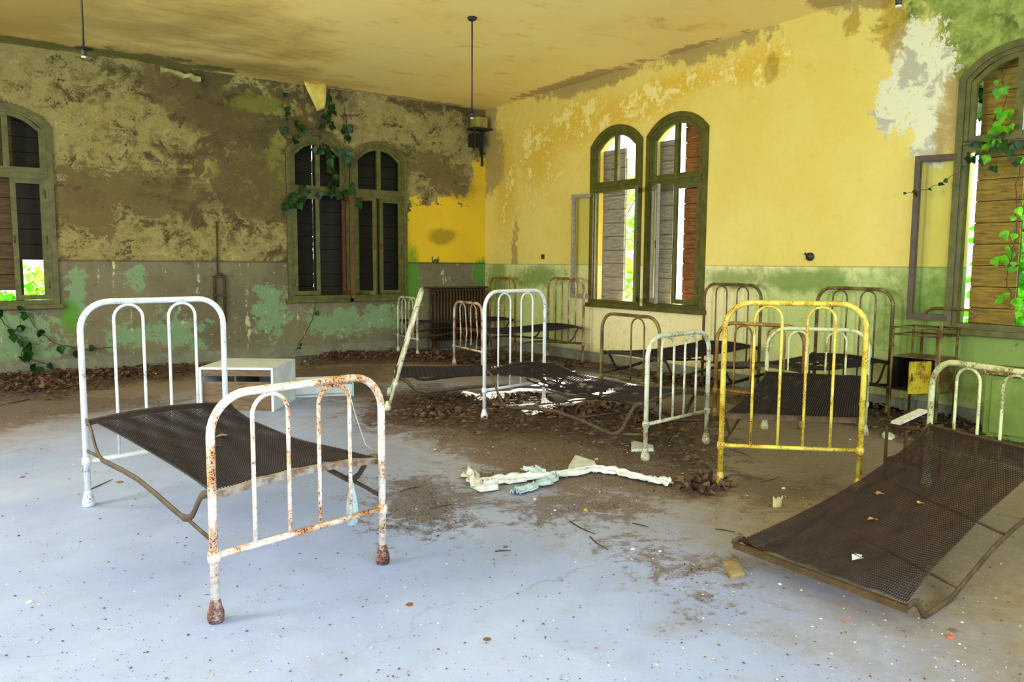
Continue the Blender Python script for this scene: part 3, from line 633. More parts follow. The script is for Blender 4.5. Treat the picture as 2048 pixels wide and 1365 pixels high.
if ex.dot(FL_-FR) < 0: ex = -ex
rt_ = empty('bedside_cabinet', FR+ex*.4+ey*.3); tag(rt_, 'white wooden cabinet lying toppled on the floor behind the rusty footboard', 'cabinet')
WB, DB, HB = .76, (BR-FR).length, .45
body = MB()
obox(body, FR, ex, ey, WB, DB, HB-.025, HB); obox(body, FR, ex, ey, .025, DB, 0, HB-.025); obox(body, FR, ex, ey, .025, DB, 0, HB-.025, x0=WB-.025)
obox(body, FR, ex, ey, WB-.05, .02, 0, HB-.025, x0=.025, y0=DB-.02)
body.build('body', M_cream_box, rt_, bevel=.003)
bb = MB(); obox(bb, FR, ex, ey, WB-.05, .02, .0, .30, x0=.025, y0=.03); bb.build('front_panel', M_raw, rt_)
bb = MB(); obox(bb, FR, ex, ey, .02, DB-.08, .0, HB-.03, x0=.40, y0=.06); obox(bb, FR, ex, ey, WB-.06, .012, HB-.09, HB-.03, x0=.03, y0=.012); bb.build('divider', M_raw, rt_)
# drawer beside it
DO = fl(592,796); e1 = (fl(640,794)-DO).normalized(); e2 = Vector((-e1.y, e1.x, 0))
dr = empty('drawer', DO); tag(dr, 'shallow white drawer with blue side lying beside the white cabinet', 'drawer')
mb = MB(); obox(mb, DO, e1, e2, .62, .70, .02, .035); obox(mb, DO, e1, e2, .62, .015, .0, .13); obox(mb, DO, e1, e2, .62, .015, .0, .13, y0=.685); obox(mb, DO, e1, e2, .015, .67, .0, .13, y0=.015)
mb.build('tray', M_cream_box, dr); mb = MB(); obox(mb, DO, e1, e2, .02, .74, .0, .15, x0=.62, y0=-.02); mb.build('drawer_front', M_blue, dr)
# radiator in the corner
M_rad = rough_mat('rust_brown_cast_iron', rgb(78,54,26), rgb(52,36,18), 14, .6)
rd = empty('radiator', (7.1,12.1,0)); tag(rd, 'rust-brown cast-iron radiator against the far wall in the corner', 'radiator')
mb = MB(); nfin = 17
for i in range(nfin):
    x = 6.62+(7.64-6.62)*i/(nfin-1)
    for y in (12.05, 12.17): mb.tube([(x,y,.14),(x,y,1.02)], [.024,.024], 8)
    mb.tube([(x,12.05,1.02),(x,12.06,1.05),(x,12.16,1.05),(x,12.17,1.02)], .026, 8)
mb.tube([(6.58,12.11,.2),(7.68,12.11,.2)], .03, 8); mb.tube([(6.58,12.11,.98),(7.68,12.11,.98)], .03, 8); mb.build('radiator_columns', M_rad, rd)
MB().box((6.50,11.99,1.075),(7.70,12.24,1.10)).build('top_shelf', M_rad, rd, bevel=.006)
for x in (6.66, 7.6): MB().box((x-.02,12.0,0),(x+.02,12.2,.15)).build('support_foot', M_rad, rd)
mb = MB(); mb.tube([(6.60,12.11,.2),(6.52,12.11,.2),(6.52,12.11,.0)], .014, 8); mb.build('pipe', M_rad, rd)
# nightstand against the right wall
M_ns = painted('nightstand_enamel_rust', rgb(126,124,60), .75, rgb(96,64,28), .8)
M_nsd = painted('nightstand_door_yellow', rgb(206,184,40), .45, rgb(150,96,20), .7)
ns = empty('nightstand', (7.5,3.88,0)); tag(ns, 'rusty metal nightstand with open yellow door against the right wall', 'nightstand')
x0, x1, y0, y1 = 7.35, 7.72, 3.67, 4.10
bx = MB(); t = .008
bx.box((x0,y0,.64),(x1,y1,.65)); bx.box((x0,y0,.31),(x1,y1,.32)); bx.box((x0,y0,.32),(x1,y0+t,.64)); bx.box((x0,y1-t,.32),(x1,y1,.64)); bx.box((x1-t,y0,.32),(x1,y1,.64))
b_ = bx.build('box', M_ns, ns); MB().box((x0+.02,y0+.012,.325),(x1-.012,y1-.012,.33)).build('shade_floor', M_dark, ns)  # dark sheet stands for shade on the box floor
MB().box((x1-.03,y0+.012,.33),(x1-.02,y1-.012,.635)).box((x0+.01,y1-.014,.33),(x1-.03,y1-.010,.635)).box((x0+.01,y0+.010,.33),(x1-.03,y0+.014,.635)).build('shade_lining', M_dark, ns)  # dark panels put shade into the open box, no real lining
for (x, y) in ((x0,y0),(x0,y1),(x1,y0),(x1,y1)): MB().tube([(x,y,.0),(x,y,.93)], .013, 8).build('leg', M_ns, ns)
mb = MB()
for z in (.93, .86): mb.tube([(x0,y0,z),(x0,y1,z),(x1,y1,z),(x1,y0,z),(x0,y0,z)], .008, 8)
mb.build('top_rail', M_ns, ns)
mb = MB(); dd = Vector((-.93, .36, 0)).normalized(); hinge = V(x0-.004, y0+.04, 0)
mb.box8([hinge+dd*s+Vector((.36,.93,0))*tt+Vector((0,0,z)) for z in (.325,.63) for s, tt in ((0,0),(.24,0),(.24,.012),(0,.012))]); dn = mb.build('door', M_nsd, ns)
MB().tube([hinge+dd*.22+V(0,0,.45)-V(.0,.012,0), hinge+dd*.22+V(0,0,.52)-V(.0,.012,0)], .007, 8).build('door_handle', M_ns, dn)
mb = MB(); mb.tube([(7.74,4.02,.62),(7.74,4.02,1.0),(7.74,3.98,1.08),(7.74,3.92,1.11),(7.74,3.60,1.11),(7.74,3.52,1.06)], .014, 8); mb.build('back_arch', M_ns, ns)
MB().tube([(7.30,3.62,.0),(7.30,3.62,1.0)], .014, 8).build('side_post', M_ns, ns)
# low green cabinet
M_gc = rough_mat('green_cabinet_paint', rgb(124,148,66), rgb(106,128,54), 5, .7, sp=rgb(92,80,30), spt=.7)
M_gct = rough_mat('peeling_cabinet_top', rgb(88,62,24), rgb(120,96,44), 12, .8, sp=rgb(214,206,170), spt=.6)
gc_ = empty('low_cabinet', (7.55,2.7,0)); tag(gc_, 'low pale green cabinet with peeling brown top, below the window at right edge', 'cabinet')
MB().box((7.37,2.05,.0),(7.75,3.24,.56)).build('body', M_gc, gc_, bevel=.005); MB().box((7.32,2.0,.57),(7.76,3.29,.615)).build('top_board', M_gct, gc_, bevel=.006)
MB().box((7.355,2.65,.05),(7.368,3.18,.53)).build('door', M_gc, gc_, bevel=.003); MB().box((7.355,2.09,.05),(7.368,2.62,.53)).build('door', M_gc, gc_, bevel=.003)
# small broken metal stool frame with white plank
st = empty('metal_stool', (5.45,2.95,0)); tag(st, 'small rusty metal stool frame standing behind the collapsed mesh', 'stool')
q = [(5.33,2.98),(5.63,3.0),(5.66,2.76),(5.36,2.74)]
for i in range(4): MB().tube([(*q[i],0),(*q[i],.38)], .013, 6).build('leg', M_ironr, st)
mb = MB(); mb.tube([(*a_, .38) for a_ in q+q[:1]], .013, 6); mb.tube([(*q[0],.06),(*q[2],.34)], .008, 6); mb.tube([(*a_, .13) for a_ in q+q[:1]], .008, 6); mb.build('frame', M_ironr, st)
mb = MB(); d1 = Vector((.93,.05,.10)).normalized(); d2 = Vector((.0,1,0)); o = V(5.32,2.92,.397)
mb.box8([o+d1*s+d2*tt+V(0,0,z) for z in (0,.018) for s, tt in ((0,-.04),(.42,-.04),(.42,.03),(0,.03))])
tag(mb.build('plank', M_white), 'narrow white plank laid across the small metal stool frame', 'plank')
# ceiling pendants
M_blk = rough_mat('black_lamp_metal', rgb(26,24,24), rgb(40,34,30), 20, .5); M_por = rough_mat('white_porcelain', rgb(220,220,210), rgb(190,190,180), 20, .3)
for (x, y, lb) in ((.80,7.43,'black lamp rod with round disc, leftmost of the ceiling pendants'), (4.79,7.82,'black lamp rod hanging near the far corner'), (4.99,2.87,'lamp rod tip cut off by the top edge at right')):
    r_ = empty('pendant_lamp', (x,y,CZ)); tag(r_, lb, 'lamp')
    MB().tube([(x,y,3.24),(x,y,CZ)], .0085, 8).build('rod', M_blk, r_); MB().lathe((x,y,CZ-.045), [(.015,0),(.05,.018),(.055,.044)], 16).build('ceiling_rose', M_blk, r_)
    s_ = MB().lathe((x,y,3.2), [(.012,.0),(.02,.005),(.022,.05),(.016,.065)], 12).build('lamp_socket', M_blk, r_); MB().lathe((x,y,3.185), [(.014,0),(.021,.003),(.021,.012),(.016,.015)], 12).build('socket_ring', M_por, s_)
    MB().lathe((x,y,3.262), [(.012,.012),(.06,.006),(.075,0),(.075,-.004),(.02,-.004)], 20).build('disc', M_blk, r_)
# wall pipe on the far wall
M_pipe = rough_mat('rusty_pipe', rgb(86,56,30), rgb(56,40,26), 14, .7)
pp = empty('wall_pipe', (3.0,12.22,.6)); tag(pp, 'rusty thin pipe with a U-shaped trap fixed to the far wall', 'pipe')
MB().tube([(2.99,12.245,2.13),(2.98,12.245,1.32)], .012, 8).build('riser', M_pipe, pp)
MB().tube([(2.93,12.235,.9),(2.93,12.235,1.26),(2.95,12.235,1.31),(2.98,12.235,1.33),(3.03,12.235,1.33),(3.06,12.235,1.31),(3.07,12.235,1.26),(3.07,12.235,.60)], .02, 8).build('u_bend', M_pipe, pp)
for z in (1.0, 1.28): MB().box((2.90,12.215,z),(3.10,12.26,z+.02)).build('clamp', M_pipe, pp)
# round hook on the right wall
hk = MB(); hk.lathe((XR,5.37,1.62), [(.045,0),(.05,.01),(.045,.035),(.02,.05)], 14, (-1,0,0)); hk.tube([(XR-.04,5.37,1.62),(XR-.06,5.41,1.66)], .012, 8)
tag(hk.build('round_wall_fitting', M_blk), 'round black knob fitting on the yellow wall between the beds and the window', 'wall fitting')
tag(MB().box((XR-.012,10.42,1.60),(XR,10.50,1.68)).build('switch_box', M_pipe, bevel=.003), 'small brown box on the yellow wall left of the open casement', 'wall fitting')
# bracket with box in the corner
ck = empty('corner_bracket', (7.6,12.1,3.8)); tag(ck, 'dark iron bracket with a tin box high in the corner', 'bracket')
mb = MB(); mb.box((7.40,12.0,3.92),(7.78,12.26,3.95)); mb.box((7.40,12.0,3.55),(7.43,12.03,3.92)); mb.box((7.70,12.22,3.3),(7.73,12.26,3.92)); mb.tube([(7.42,12.02,3.93),(7.72,12.24,3.42)], .016, 6); mb.build('bracket_arm', M_blk, ck)
MB().box((7.46,12.02,3.955),(7.70,12.24,4.14)).build('tin_box', rough_mat('yellowed_tin', rgb(170,160,70), rgb(120,104,50), 9), ck, bevel=.01)
MB().box((7.42,12.04,3.62),(7.60,12.25,3.85)).build('lower_box', M_dark, ck, bevel=.01)
# hanging flap of ceiling paint
vs = []; n = 8
for i in range(n+1):
    t = i/n; xa, xb = 4.30+.22*t**1.3, 4.66-.03*t; zz_ = CZ-.002-.42*t; yy = 12.02-.06*math.sin(t*2.5)+.05*t
    for k in range(5): s = k/4; vs.append((xa+(xb-xa)*s, yy+.02*math.sin(3*s+2*t), zz_+(.05*s if i else 0)))
o = MB().add(vs, [(i*5+k, i*5+k+1, (i+1)*5+k+1, (i+1)*5+k) for i in range(n) for k in range(4)], True).build('paint_flap', rough_mat('curled_paint', rgb(226,206,110), rgb(196,176,84), 7))
so = o.modifiers.new('thick', 'SOLIDIFY'); so.thickness = .006; tag(o, 'pale flap of peeled paint hanging from the ceiling above the far windows', 'paint flap')
# rim of loose plaster along the top of the far wall
mb = MB(); xs_ = frange(2.28, 2.82, .04)
for i in range(len(xs_)-1):
    h0, h1 = [.06+.05*mn.noise(V(x*6,1,2)) for x in (xs_[i], xs_[i+1])]
    zt = [CZ-.03-.12*(x-2.2)+.03*mn.noise(V(x*11,4,2)) for x in (xs_[i], xs_[i+1])]
    mb.box8([V(xs_[i],12.19,zt[0]-h0),V(xs_[i+1],12.19,zt[1]-h1),V(xs_[i+1],YB,zt[1]-h1),V(xs_[i],YB,zt[0]-h0),V(xs_[i],12.21,zt[0]),V(xs_[i+1],12.21,zt[1]),V(xs_[i+1],YB,zt[1]),V(xs_[i],YB,zt[0])])
tag(mb.build('plaster_ledge', rough_mat('loose_cream_plaster', rgb(206,196,140), rgb(160,150,90), 9)), 'ragged ledge of loose cream plaster along the top of the far wall', 'plaster')
# ------------------------------------------------------------------ plants
M_ivy = leafmat('dark_ivy_leaf', rgb(34,84,28), rgb(20,56,22), .3); M_ivyb = leafmat('bright_ivy_leaf', rgb(130,205,40), rgb(84,170,34), .6)
M_stem = rough_mat('ivy_stem', rgb(84,64,36), rgb(60,46,26), 20)
LEAF = [(0,0),(-.32,.05),(-.5,.35),(-.28,.62),(0,1.0),(.28,.62),(.5,.35),(.32,.05)]
def add_leaf(mb, p, d, nrm, s):
    d = d.normalized(); x = d.cross(nrm).normalized(); n = x.cross(d)
    vs = [p + x*(a_*s) + d*(b_*s) + n*(s*(.18*abs(a_)*2 - .12*b_*b_)) for a_, b_ in LEAF]; c = p + d*(.4*s) - n*(.03*s)
    mb.add([c]+vs, [(0, i+1, (i+1) % 8+1) for i in range(8)], True)
def rv(rg, s=1.0): return Vector((rg.uniform(-s,s), rg.uniform(-s,s), rg.uniform(-s,s)))
def vine(label, pts, nleaf, size, nrm, mat, spread=.05, thick=.006, branches=0, seed=1):
    rg = random.Random(seed); pts = [Vector(p) for p in pts]
    P = []
    for i in range(len(pts)-1):
        for k in range(6): t = k/6; P.append(pts[i].lerp(pts[i+1], t)+rv(rg, .012))
    P.append(pts[-1]); root = empty('ivy_vine', pts[0]); tag(root, label, 'plant')
    st_ = MB(); st_.tube(P, thick, 6)
    lf = MB(); N = Vector(nrm).normalized()
    for i in range(nleaf):
        p = P[rg.randrange(len(P))]+rv(rg, spread)*.6; p += N*(.02+rg.random()*.04)
        add_leaf(lf, p, Vector((0,0,-1))+rv(rg, .7), N+rv(rg, .5), size*rg.uniform(.6,1.25))
    for b in range(branches):
        p = P[rg.randrange(len(P))]; q_ = [p]
        for k in range(5): q_.append(q_[-1]+rv(rg, .05)+Vector((0,0,-.04))+N*.004)
        st_.tube(q_, thick*.5, 5)
        for k in range(2): add_leaf(lf, q_[-1-k]+N*.02, Vector((0,0,-1))+rv(rg, .6), N+rv(rg, .4), size*rg.uniform(.7,1.1))
    if N.y < -.5:
        for m_ in (st_, lf): m_.v = [(x_, min(y_, YB-.004), z_) for x_, y_, z_ in m_.v]
    st_.build('stem', M_stem, root); lf.build('leaves', mat, root); return root
fy = YB-.05
vine('ivy vine climbing from the arch of the middle window towards the ceiling flap', [(4.62,fy,3.5),(4.66,fy,3.75),(4.78,fy,4.0),(4.80,fy,4.22)], 10, .12, (0,-1,0), M_ivy, .10, branches=6, seed=3)
vine('ivy vine spreading left over the middle window arch', [(4.62,fy,3.5),(4.40,fy,3.6),(4.18,fy,3.75),(4.02,fy,3.95),(4.05,fy,4.12)], 9, .13, (0,-1,0), M_ivy, .06, branches=4, seed=5)
vine('ivy vine dangling between the two middle window arches', [(5.05,fy,4.05),(5.07,fy,3.75),(5.03,fy,3.45),(5.12,fy,3.1),(5.16,fy,2.75),(4.98,fy,2.68)], 13, .14, (0,-1,0), M_ivy, .05, branches=3, seed=6)
vine('ivy vine hanging in a loop below the middle window transom', [(5.2,fy,2.75),(5.0,fy,2.64),(4.7,fy,2.66),(4.3,fy,2.7),(4.15,fy,2.62),(4.02,fy,2.5),(4.05,fy,2.35)], 16, .15, (0,-1,0), M_ivy, .05, branches=4, seed=8)
vine('ivy vine inside the upper panes of the middle window', [(4.66,fy-.0,3.46),(4.78,fy,3.3),(4.72,fy,3.1),(4.85,fy,2.9),(4.7,fy,2.72)], 22, .11, (0,-1,0), M_ivy, .09, branches=3, seed=18)
vine('thin bare vine below the sill of the middle window', [(4.5,fy,.9),(4.45,fy,.6),(4.3,fy,.35),(4.15,fy,.1)], 3, .08, (0,-1,0), M_ivy, .04, seed=9)
vine('ivy vine trailing down from the leftmost window sill', [(.1,fy,.9),(.25,fy,.65),(.45,fy,.45),(.4,fy,.25),(.75,fy,.08)], 14, .13, (0,-1,0), M_ivy, .06, branches=3, seed=10)
vine('second ivy vine crawling right below the leftmost window', [(.45,fy,.88),(.6,fy,.6),(.8,fy,.38),(1.2,fy,.28),(1.5,fy,.3)], 8, .11, (0,-1,0), M_ivy, .05, branches=2, seed=11)
rx = XR-.05
vine('ivy vine with bright leaves inside the upper panes of the right-edge window', [(rx,3.45,3.3),(rx,3.4,3.0),(rx,3.5,2.85),(rx,3.4,2.68)], 12, .085, (-1,0,0), M_ivyb, .09, branches=5, seed=12)
vine('ivy vine draped along the transom of the right-edge window', [(rx,3.1,2.68),(rx,3.35,2.62),(rx,3.5,2.66),(rx,3.75,2.7)], 12, .085, (-1,0,0), M_ivy, .06, branches=6, seed=13)
vine('thin ivy shoot reaching across the open brown casement', [(rx-.02,3.72,2.45),(rx-.1,3.85,2.33),(rx-.2,3.98,2.26),(rx-.25,4.12,2.24)], 7, .06, (-1,0,0), M_ivy, .03, .003, seed=14)
vine('bright ivy hanging down the outer edge of the right-edge window', [(XR+.1,3.3,2.6),(XR+.12,3.34,2.2),(XR+.1,3.3,1.8),(XR+.1,3.36,1.4),(XR+.1,3.22,1.05)], 18, .08, (-1,0,0), M_ivyb, .14, branches=4, seed=15)
def bush(label, c, r, n, size, seed, mat):
    rg = random.Random(seed); c = Vector(c); root = empty('garden_shrub', (c.x, c.y, -.6)); tag(root, label, 'shrub')
    lf = MB(); sm = MB()
    for i in range(n):
        d = rv(rg); 
        while d.length > 1: d = rv(rg)
        p = c+Vector((d.x*r[0], d.y*r[1], d.z*r[2])); add_leaf(lf, p, rv(rg)+Vector((0,0,-.4)), rv(rg)+Vector((0,0,.5)), size*rg.uniform(.6,1.3))
    for k in range(7):
        e = c+Vector((rg.uniform(-.7,.7)*r[0], rg.uniform(-.7,.7)*r[1], r[2]*.7)); sm.tube([(c.x+rg.uniform(-.2,.2), c.y, -.6), c.lerp(e,.3), e], [.03,.02,.008], 6)
    lf.build('leaves', mat, root); sm.build('branches', M_stem, root)
bush('sunlit shrub outside the leftmost window', (.6,13.7,.5), (1.6,.6,1.0), 1500, .14, 21, M_ivyb)
bush('leafy shrub outside the middle windows', (5.0,13.9,1.2), (1.6,.6,1.9), 1200, .15, 22, M_ivy)
bush('sunlit shrub pressing against the right-edge window', (8.75,3.35,1.35), (.55,.7,1.25), 1300, .12, 23, M_ivyb)
bush('added high leafy crown blocking the sun beyond the right-edge window', (11.5,4.6,5.0), (1.6,1.6,1.7), 3600, .24, 25, M_ivy)  # crown added so direct sun misses the window at the right edge
bush('shrub outside the bright window pair at right', (10.4,11.9,1.6), (.8,1.2,2.2), 900, .17, 24, M_ivyb)
# ------------------------------------------------------------------ debris
def litter(name, label, cat, n, fnidx, thr, smin, smax, mats, seed, region, zoff=.004, curl=.3, power=1.0, base=None):
    rg = np.random.RandomState(seed); out = base or MB(); cnt = 0
    X = rg.uniform(region[0], region[1], n*12); Y = rg.uniform(region[2], region[3], n*12)
    fld = np.zeros_like(X)
    for i_, w_ in fnidx: fld = np.maximum(fld, DFN[i_](X, Y)*w_)
    nz = np.array([mn.noise(V(x*1.7, y*1.7, seed))*.5+.28*mn.noise(V(x*6, y*6, seed)) for x, y in zip(X, Y)])
    pr = np.clip((fld+nz*.7-thr)*2.2, 0, 1)**power; k = rg.rand(len(X)) < pr
    X, Y, pr = X[k][:n], Y[k][:n], pr[k][:n]
    for x, y, q_ in zip(X, Y, pr):
        s = smin+(smax-smin)*rg.rand()**2; an = rg.rand()*6.28; e1 = V(math.cos(an), math.sin(an), 0); e2 = V(-e1.y, e1.x, 0)
        w_ = s*rg.uniform(.25,.6); h = zoff+rg.rand()*s*curl*(.4+q_); tz = rg.uniform(-.5,.5)*s*curl; P_ = V(x, y, h)
        v_ = [P_-e1*s*.5+V(0,0,abs(tz)*.4), P_-e2*w_*.5, P_+e1*s*.5+V(0,0,abs(tz)), P_+e2*w_*.5+V(0,0,s*curl*.5)]
        for t_ in v_: t_.z = max(t_.z, .003)
        out.add(v_, [(0,1,2),(0,2,3)])
    o_ = out.build(name, mats); tag(o_, label, cat, kind='stuff'); return o_
def randcol(name, cols, rough=.9):
    a = Mat(name, rough); n_ = a.N('ShaderNodeNewGeometry'); r_ = a.N('ShaderNodeValToRGB'); a.t.links.new(n_.outputs['Random Per Island'], r_.inputs[0])
    r_.color_ramp.interpolation = 'CONSTANT'; el = r_.color_ramp.elements
    for i, c_ in enumerate(cols):
        e_ = el[i] if i < 2 else el.new(.5); e_.position = i/len(cols); e_.color = (*c_, 1)
    el[0].position = 0; return a.col(r_.outputs[0])
M_lit = randcol('dead_leaves', [rgb(58,38,28), rgb(74,50,36), rgb(92,66,48), rgb(48,32,26), rgb(108,82,62), rgb(66,44,34), rgb(84,56,40), rgb(132,108,88)])
M_crumb = randcol('plaster_crumbs', [rgb(210,206,196), rgb(178,168,156), rgb(120,92,80), rgb(90,64,54), rgb(150,140,130), rgb(86,62,52)])
REG = (-1, 7.75, 1.2, 12.2)
# heaps of leaves
def heap(mb, pts, n, seed, hh=.12):
    rg = random.Random(seed)
    for i in range(n):
        a_, b_, r_, = rg.choice(pts); q_ = fl(a_, b_); t = rg.random()*6.28; rr = r_*math.sqrt(rg.random()); p_ = q_+V(math.cos(t)*rr, math.sin(t)*rr, .01+hh*(1-rr/r_)*rg.random())
        add_leaf(mb, p_, rv(rg)+V(0,0,.1), V(0,0,1)+rv(rg,.9), rg.uniform(.03,.075))
    for i in range(len(mb.v)): x_, y_, z_ = mb.v[i]; mb.v[i] = (min(x_, XR-.025), min(y_, YB-.025), max(z_, .003))
hp = MB(); heap(hp, [(1375,975,.12),(1410,965,.12),(1440,975,.10),(1400,985,.12)], 150, 41, .07)
tag(hp.build('leaf_pile', M_lit), 'brown curled leaf heap at the end of the white cloth strip', 'leaves', kind='stuff')
drift = MB()
heap(drift, [(1060,800,.3),(1150,830,.3),(1220,820,.3),(1000,810,.25),(900,800,.3),(870,830,.25),(1290,840,.3)], 900, 42, .07)
heap(drift, [(700,712,.5),(850,715,.5),(960,722,.5),(1080,735,.5),(1380,765,.5)], 1500, 43, .08)
heap(drift, [(40,760,.5),(150,752,.4),(260,748,.4),(80,775,.4)], 700, 44, .08)
heap(drift, [(1800,815,.3),(1700,805,.35),(1900,840,.3),(1600,800,.4)], 500, 45, .07)
litter('dead_leaves', 'deep drift of brown dead leaves under the beds and along the walls', 'leaves', 15000, [(0,1)], .50, .02, .075, M_lit, 31, REG, curl=.5, base=drift)
litter('leaf_crumbs', 'thin scatter of small leaf and dirt crumbs over the pale floor', 'debris', 26000, [(1,1),(0,.9)], .52, .005, .028, M_lit, 32, (.3, 6.5, 2, 9), curl=.25)
litter('plaster_crumbs', 'fine plaster crumbs sprinkled across the floor', 'debris', 12000, [(1,.85),(0,.85),(2,.5)], .38, .004, .018, M_crumb, 33, REG, curl=.4)
rg0 = np.random.RandomState(4); mb = MB()
for i in range(2600):
    q_ = fl(rg0.uniform(0,2048), 860+505*rg0.rand()); s = .003+.007*rg0.rand()**3; an = rg0.rand()*6.28; e1 = V(math.cos(an), math.sin(an), 0)*s; e2 = V(-math.sin(an), math.cos(an), 0)*s*.6
    if q_.x < XR-.1 and q_.y < YB-.1: mb.add([q_-e1+V(0,0,.002), q_-e2+V(0,0,.002), q_+e1+V(0,0,.002), q_+e2+V(0,0,.002), q_+V(0,0,.002+s*.5)], [(0,1,4),(1,2,4),(2,3,4),(3,0,4)])
tag(mb.build('floor_grit', M_crumb), 'sparse grit lying on the bare foreground floor', 'debris', kind='stuff')
# cloth strips
M_cloth = rough_mat('dirty_white_cloth', rgb(226,230,238), rgb(196,196,192), 14, .9)
M_clothb = rough_mat('pale_blue_cloth', rgb(196,212,216), rgb(160,178,184), 14, .9)
def ribbon(name, label, pts, w, mat, seed, hgt=.045):
    rg = random.Random(seed); P_ = [fl(*q_) for q_ in pts]; Q = []
    for i in range(len(P_)-1):
        for k in range(8): Q.append(P_[i].lerp(P_[i+1], k/8))
    Q.append(P_[-1]); vs = []; n = len(Q); m_ = 15
    Q = [q_+V(.03*mn.noise(V(i*.35,seed,1)), .03*mn.noise(V(i*.35,seed,7)), 0) for i, q_ in enumerate(Q)]
    for i, c_ in enumerate(Q):
        t = (Q[min(i+1,n-1)]-Q[max(i-1,0)]).normalized(); s_ = V(-t.y, t.x, 0); ww = w[0]+(w[1]-w[0])*i/(n-1) if isinstance(w, tuple) else w
        ww *= .85+.7*mn.noise(V(i*.3, seed, 0))
        for k in range(m_):
            f_ = k/(m_-1)-.5; z = .006+hgt*(abs(math.sin(f_*9+i*.13+seed))*(1-1.6*abs(f_)))+.03*abs(mn.noise(V(i*.55, k*.8, seed)))
            vs.append(c_+s_*(f_*ww)+V(0,0,z))
    o_ = MB().add(vs, [(i*m_+k, i*m_+k+1, (i+1)*m_+k+1, (i+1)*m_+k) for i in range(n-1) for k in range(m_-1)], True).build(name, mat)
    so_ = o_.modifiers.new('thick', 'SOLIDIFY'); so_.thickness = .003; so_.offset = 1; tag(o_, label, 'cloth'); return o_
ribbon('cloth_strip', 'long twisted dirty white cloth strip on the floor in mid-room', [(940,975),(985,968),(1050,962),(1120,955),(1190,944),(1240,952),(1300,966),(1345,974)], (.14,.09), M_cloth, 3)
ribbon('cloth_strip', 'crumpled white cloth bundle at the left end of the long strip', [(938,952),(950,970),(975,983),(992,978)], (.12,.13), M_cloth, 5, .07)
ribbon('cloth_strip', 'short pale blue cloth strip crossing under the long white one', [(1030,992),(1060,982),(1090,970),(1112,960)], (.09,.07), M_clothb, 8)
ribbon('cloth_strip', 'folded grey-blue cloth scrap above the long strip', [(1052,945),(1075,948),(1090,958)], (.11,.05), M_clothb, 9, .05)
def slab(name, label, cat, px, th, mat, rot=None, tilt=(0,0), group=None, lift=0.002):
    P_ = [fl(*q_) for q_ in px]; c_ = sum(P_, V(0,0,0))/len(P_); mb = MB(); n = len(P_); rgx = random.Random(len(label)+px[0][0])
    lo = [p_+V(0,0,lift+max(0,(p_.x-c_.x)*tilt[0]+(p_.y-c_.y)*tilt[1])) for p_ in P_]; hi = [c_.lerp(p_, .9)+V(0,0,p_.z+th*rgx.uniform(.8,1.1)) for p_ in lo]
    mb.add(lo+hi, [tuple(range(n))[::-1], tuple(range(n, 2*n))]+[(i, (i+1)%n, n+(i+1)%n, n+i) for i in range(n)])
    return tag(mb.build(name, mat, loc=c_), label, cat, group)
M_tile = rough_mat('grey_plaster_slab', rgb(206,208,200), rgb(176,178,168), 12, .8)
slab('plaster_slab', 'angular grey plaster slab behind the long white cloth strip', 'plaster', [(1135,942),(1150,918),(1192,930),(1192,938),(1140,948)], .035, M_tile)
slab('plaster_slab', 'small pale slab at the leg of the cream footboard', 'plaster', [(1262,905),(1262,885),(1308,896),(1308,904)], .02, M_tile)
pc = fl(1555,1014); mb = MB(); na = 12; vs = []
for i in range(na+1):
    an = math.radians(200+150*i/na); hh = .075-.018*math.sin(i*.9)**2-(.02 if i > 9 else 0)
    for (r_, z_) in ((.040,.002),(.048,hh),(.042,hh),(.034,.004)): vs.append((pc.x+math.cos(an)*r_, pc.y+.02+math.sin(an)*r_, z_))
fs = [(i*4+k, i*4+(k+1)%4, i*4+4+(k+1)%4, i*4+4+k) for i in range(na) for k in range(4)]+[(0,1,2,3), tuple(na*4+k for k in (3,2,1,0))]
tag(mb.add(vs, fs).build('pottery_shard', rough_mat('cream_glaze', rgb(226,218,170), rgb(196,184,120), 10, .4), loc=pc), 'cream curved pottery shard standing left of the collapsed mesh', 'shard')
slab('plaster_piece', 'white oval dish-like piece left of the metal stool', 'plaster', [(1762,872),(1768,868),(1782,870),(1790,876),(1784,881),(1768,879)], .02, M_white)
M_chip = wood('splintered_wood', rgb(158,138,100), rgb(122,104,74), rgb(84,66,44))
slab('wood_scrap', 'tan wooden scrap lying near the corner of the collapsed mesh', 'wood scrap', [(1446,1130),(1472,1124),(1490,1156),(1462,1162)], .02, M_chip)
M_brown = randcol('brown_chip', [rgb(86,58,40), rgb(120,80,54), rgb(66,44,34)]); M_red = rough_mat('terracotta_chip', rgb(196,100,66), rgb(160,80,50), 20); M_yc = rough_mat('yellow_leaf', rgb(210,178,50), rgb(190,140,50), 20)
rgc = random.Random(12)
def chips(name, label, cat, group, spots, smin, smax, mat, th=.5):
    for (x_, y_) in spots:
        q_ = fl(x_, y_); s = rgc.uniform(smin, smax); n = rgc.choice((5,6,7)); a0 = rgc.random()*6
        lo = [q_+V(math.cos(a0+6.283*i/n)*s*rgc.uniform(.6,1), math.sin(a0+6.283*i/n)*s*rgc.uniform(.5,1), .0015) for i in range(n)]
        hi = [q_.lerp(p_, .7)+V(0,0,s*th*rgc.uniform(.5,1)) for p_ in lo]
        tag(MB().add(lo+hi, [tuple(range(n))[::-1], tuple(range(n,2*n))]+[(i,(i+1)%n,n+(i+1)%n,n+i) for i in range(n)]).build(name, mat, loc=q_), label, cat, group)
one = lambda name, label, cat, x_, y_, s, mat: chips(name, label, cat, None, [(x_, y_)], s, s, mat)
one('plaster_chip', 'white plaster chip on the bare floor at far lower left', 'plaster', 58,1206,.018,M_white)
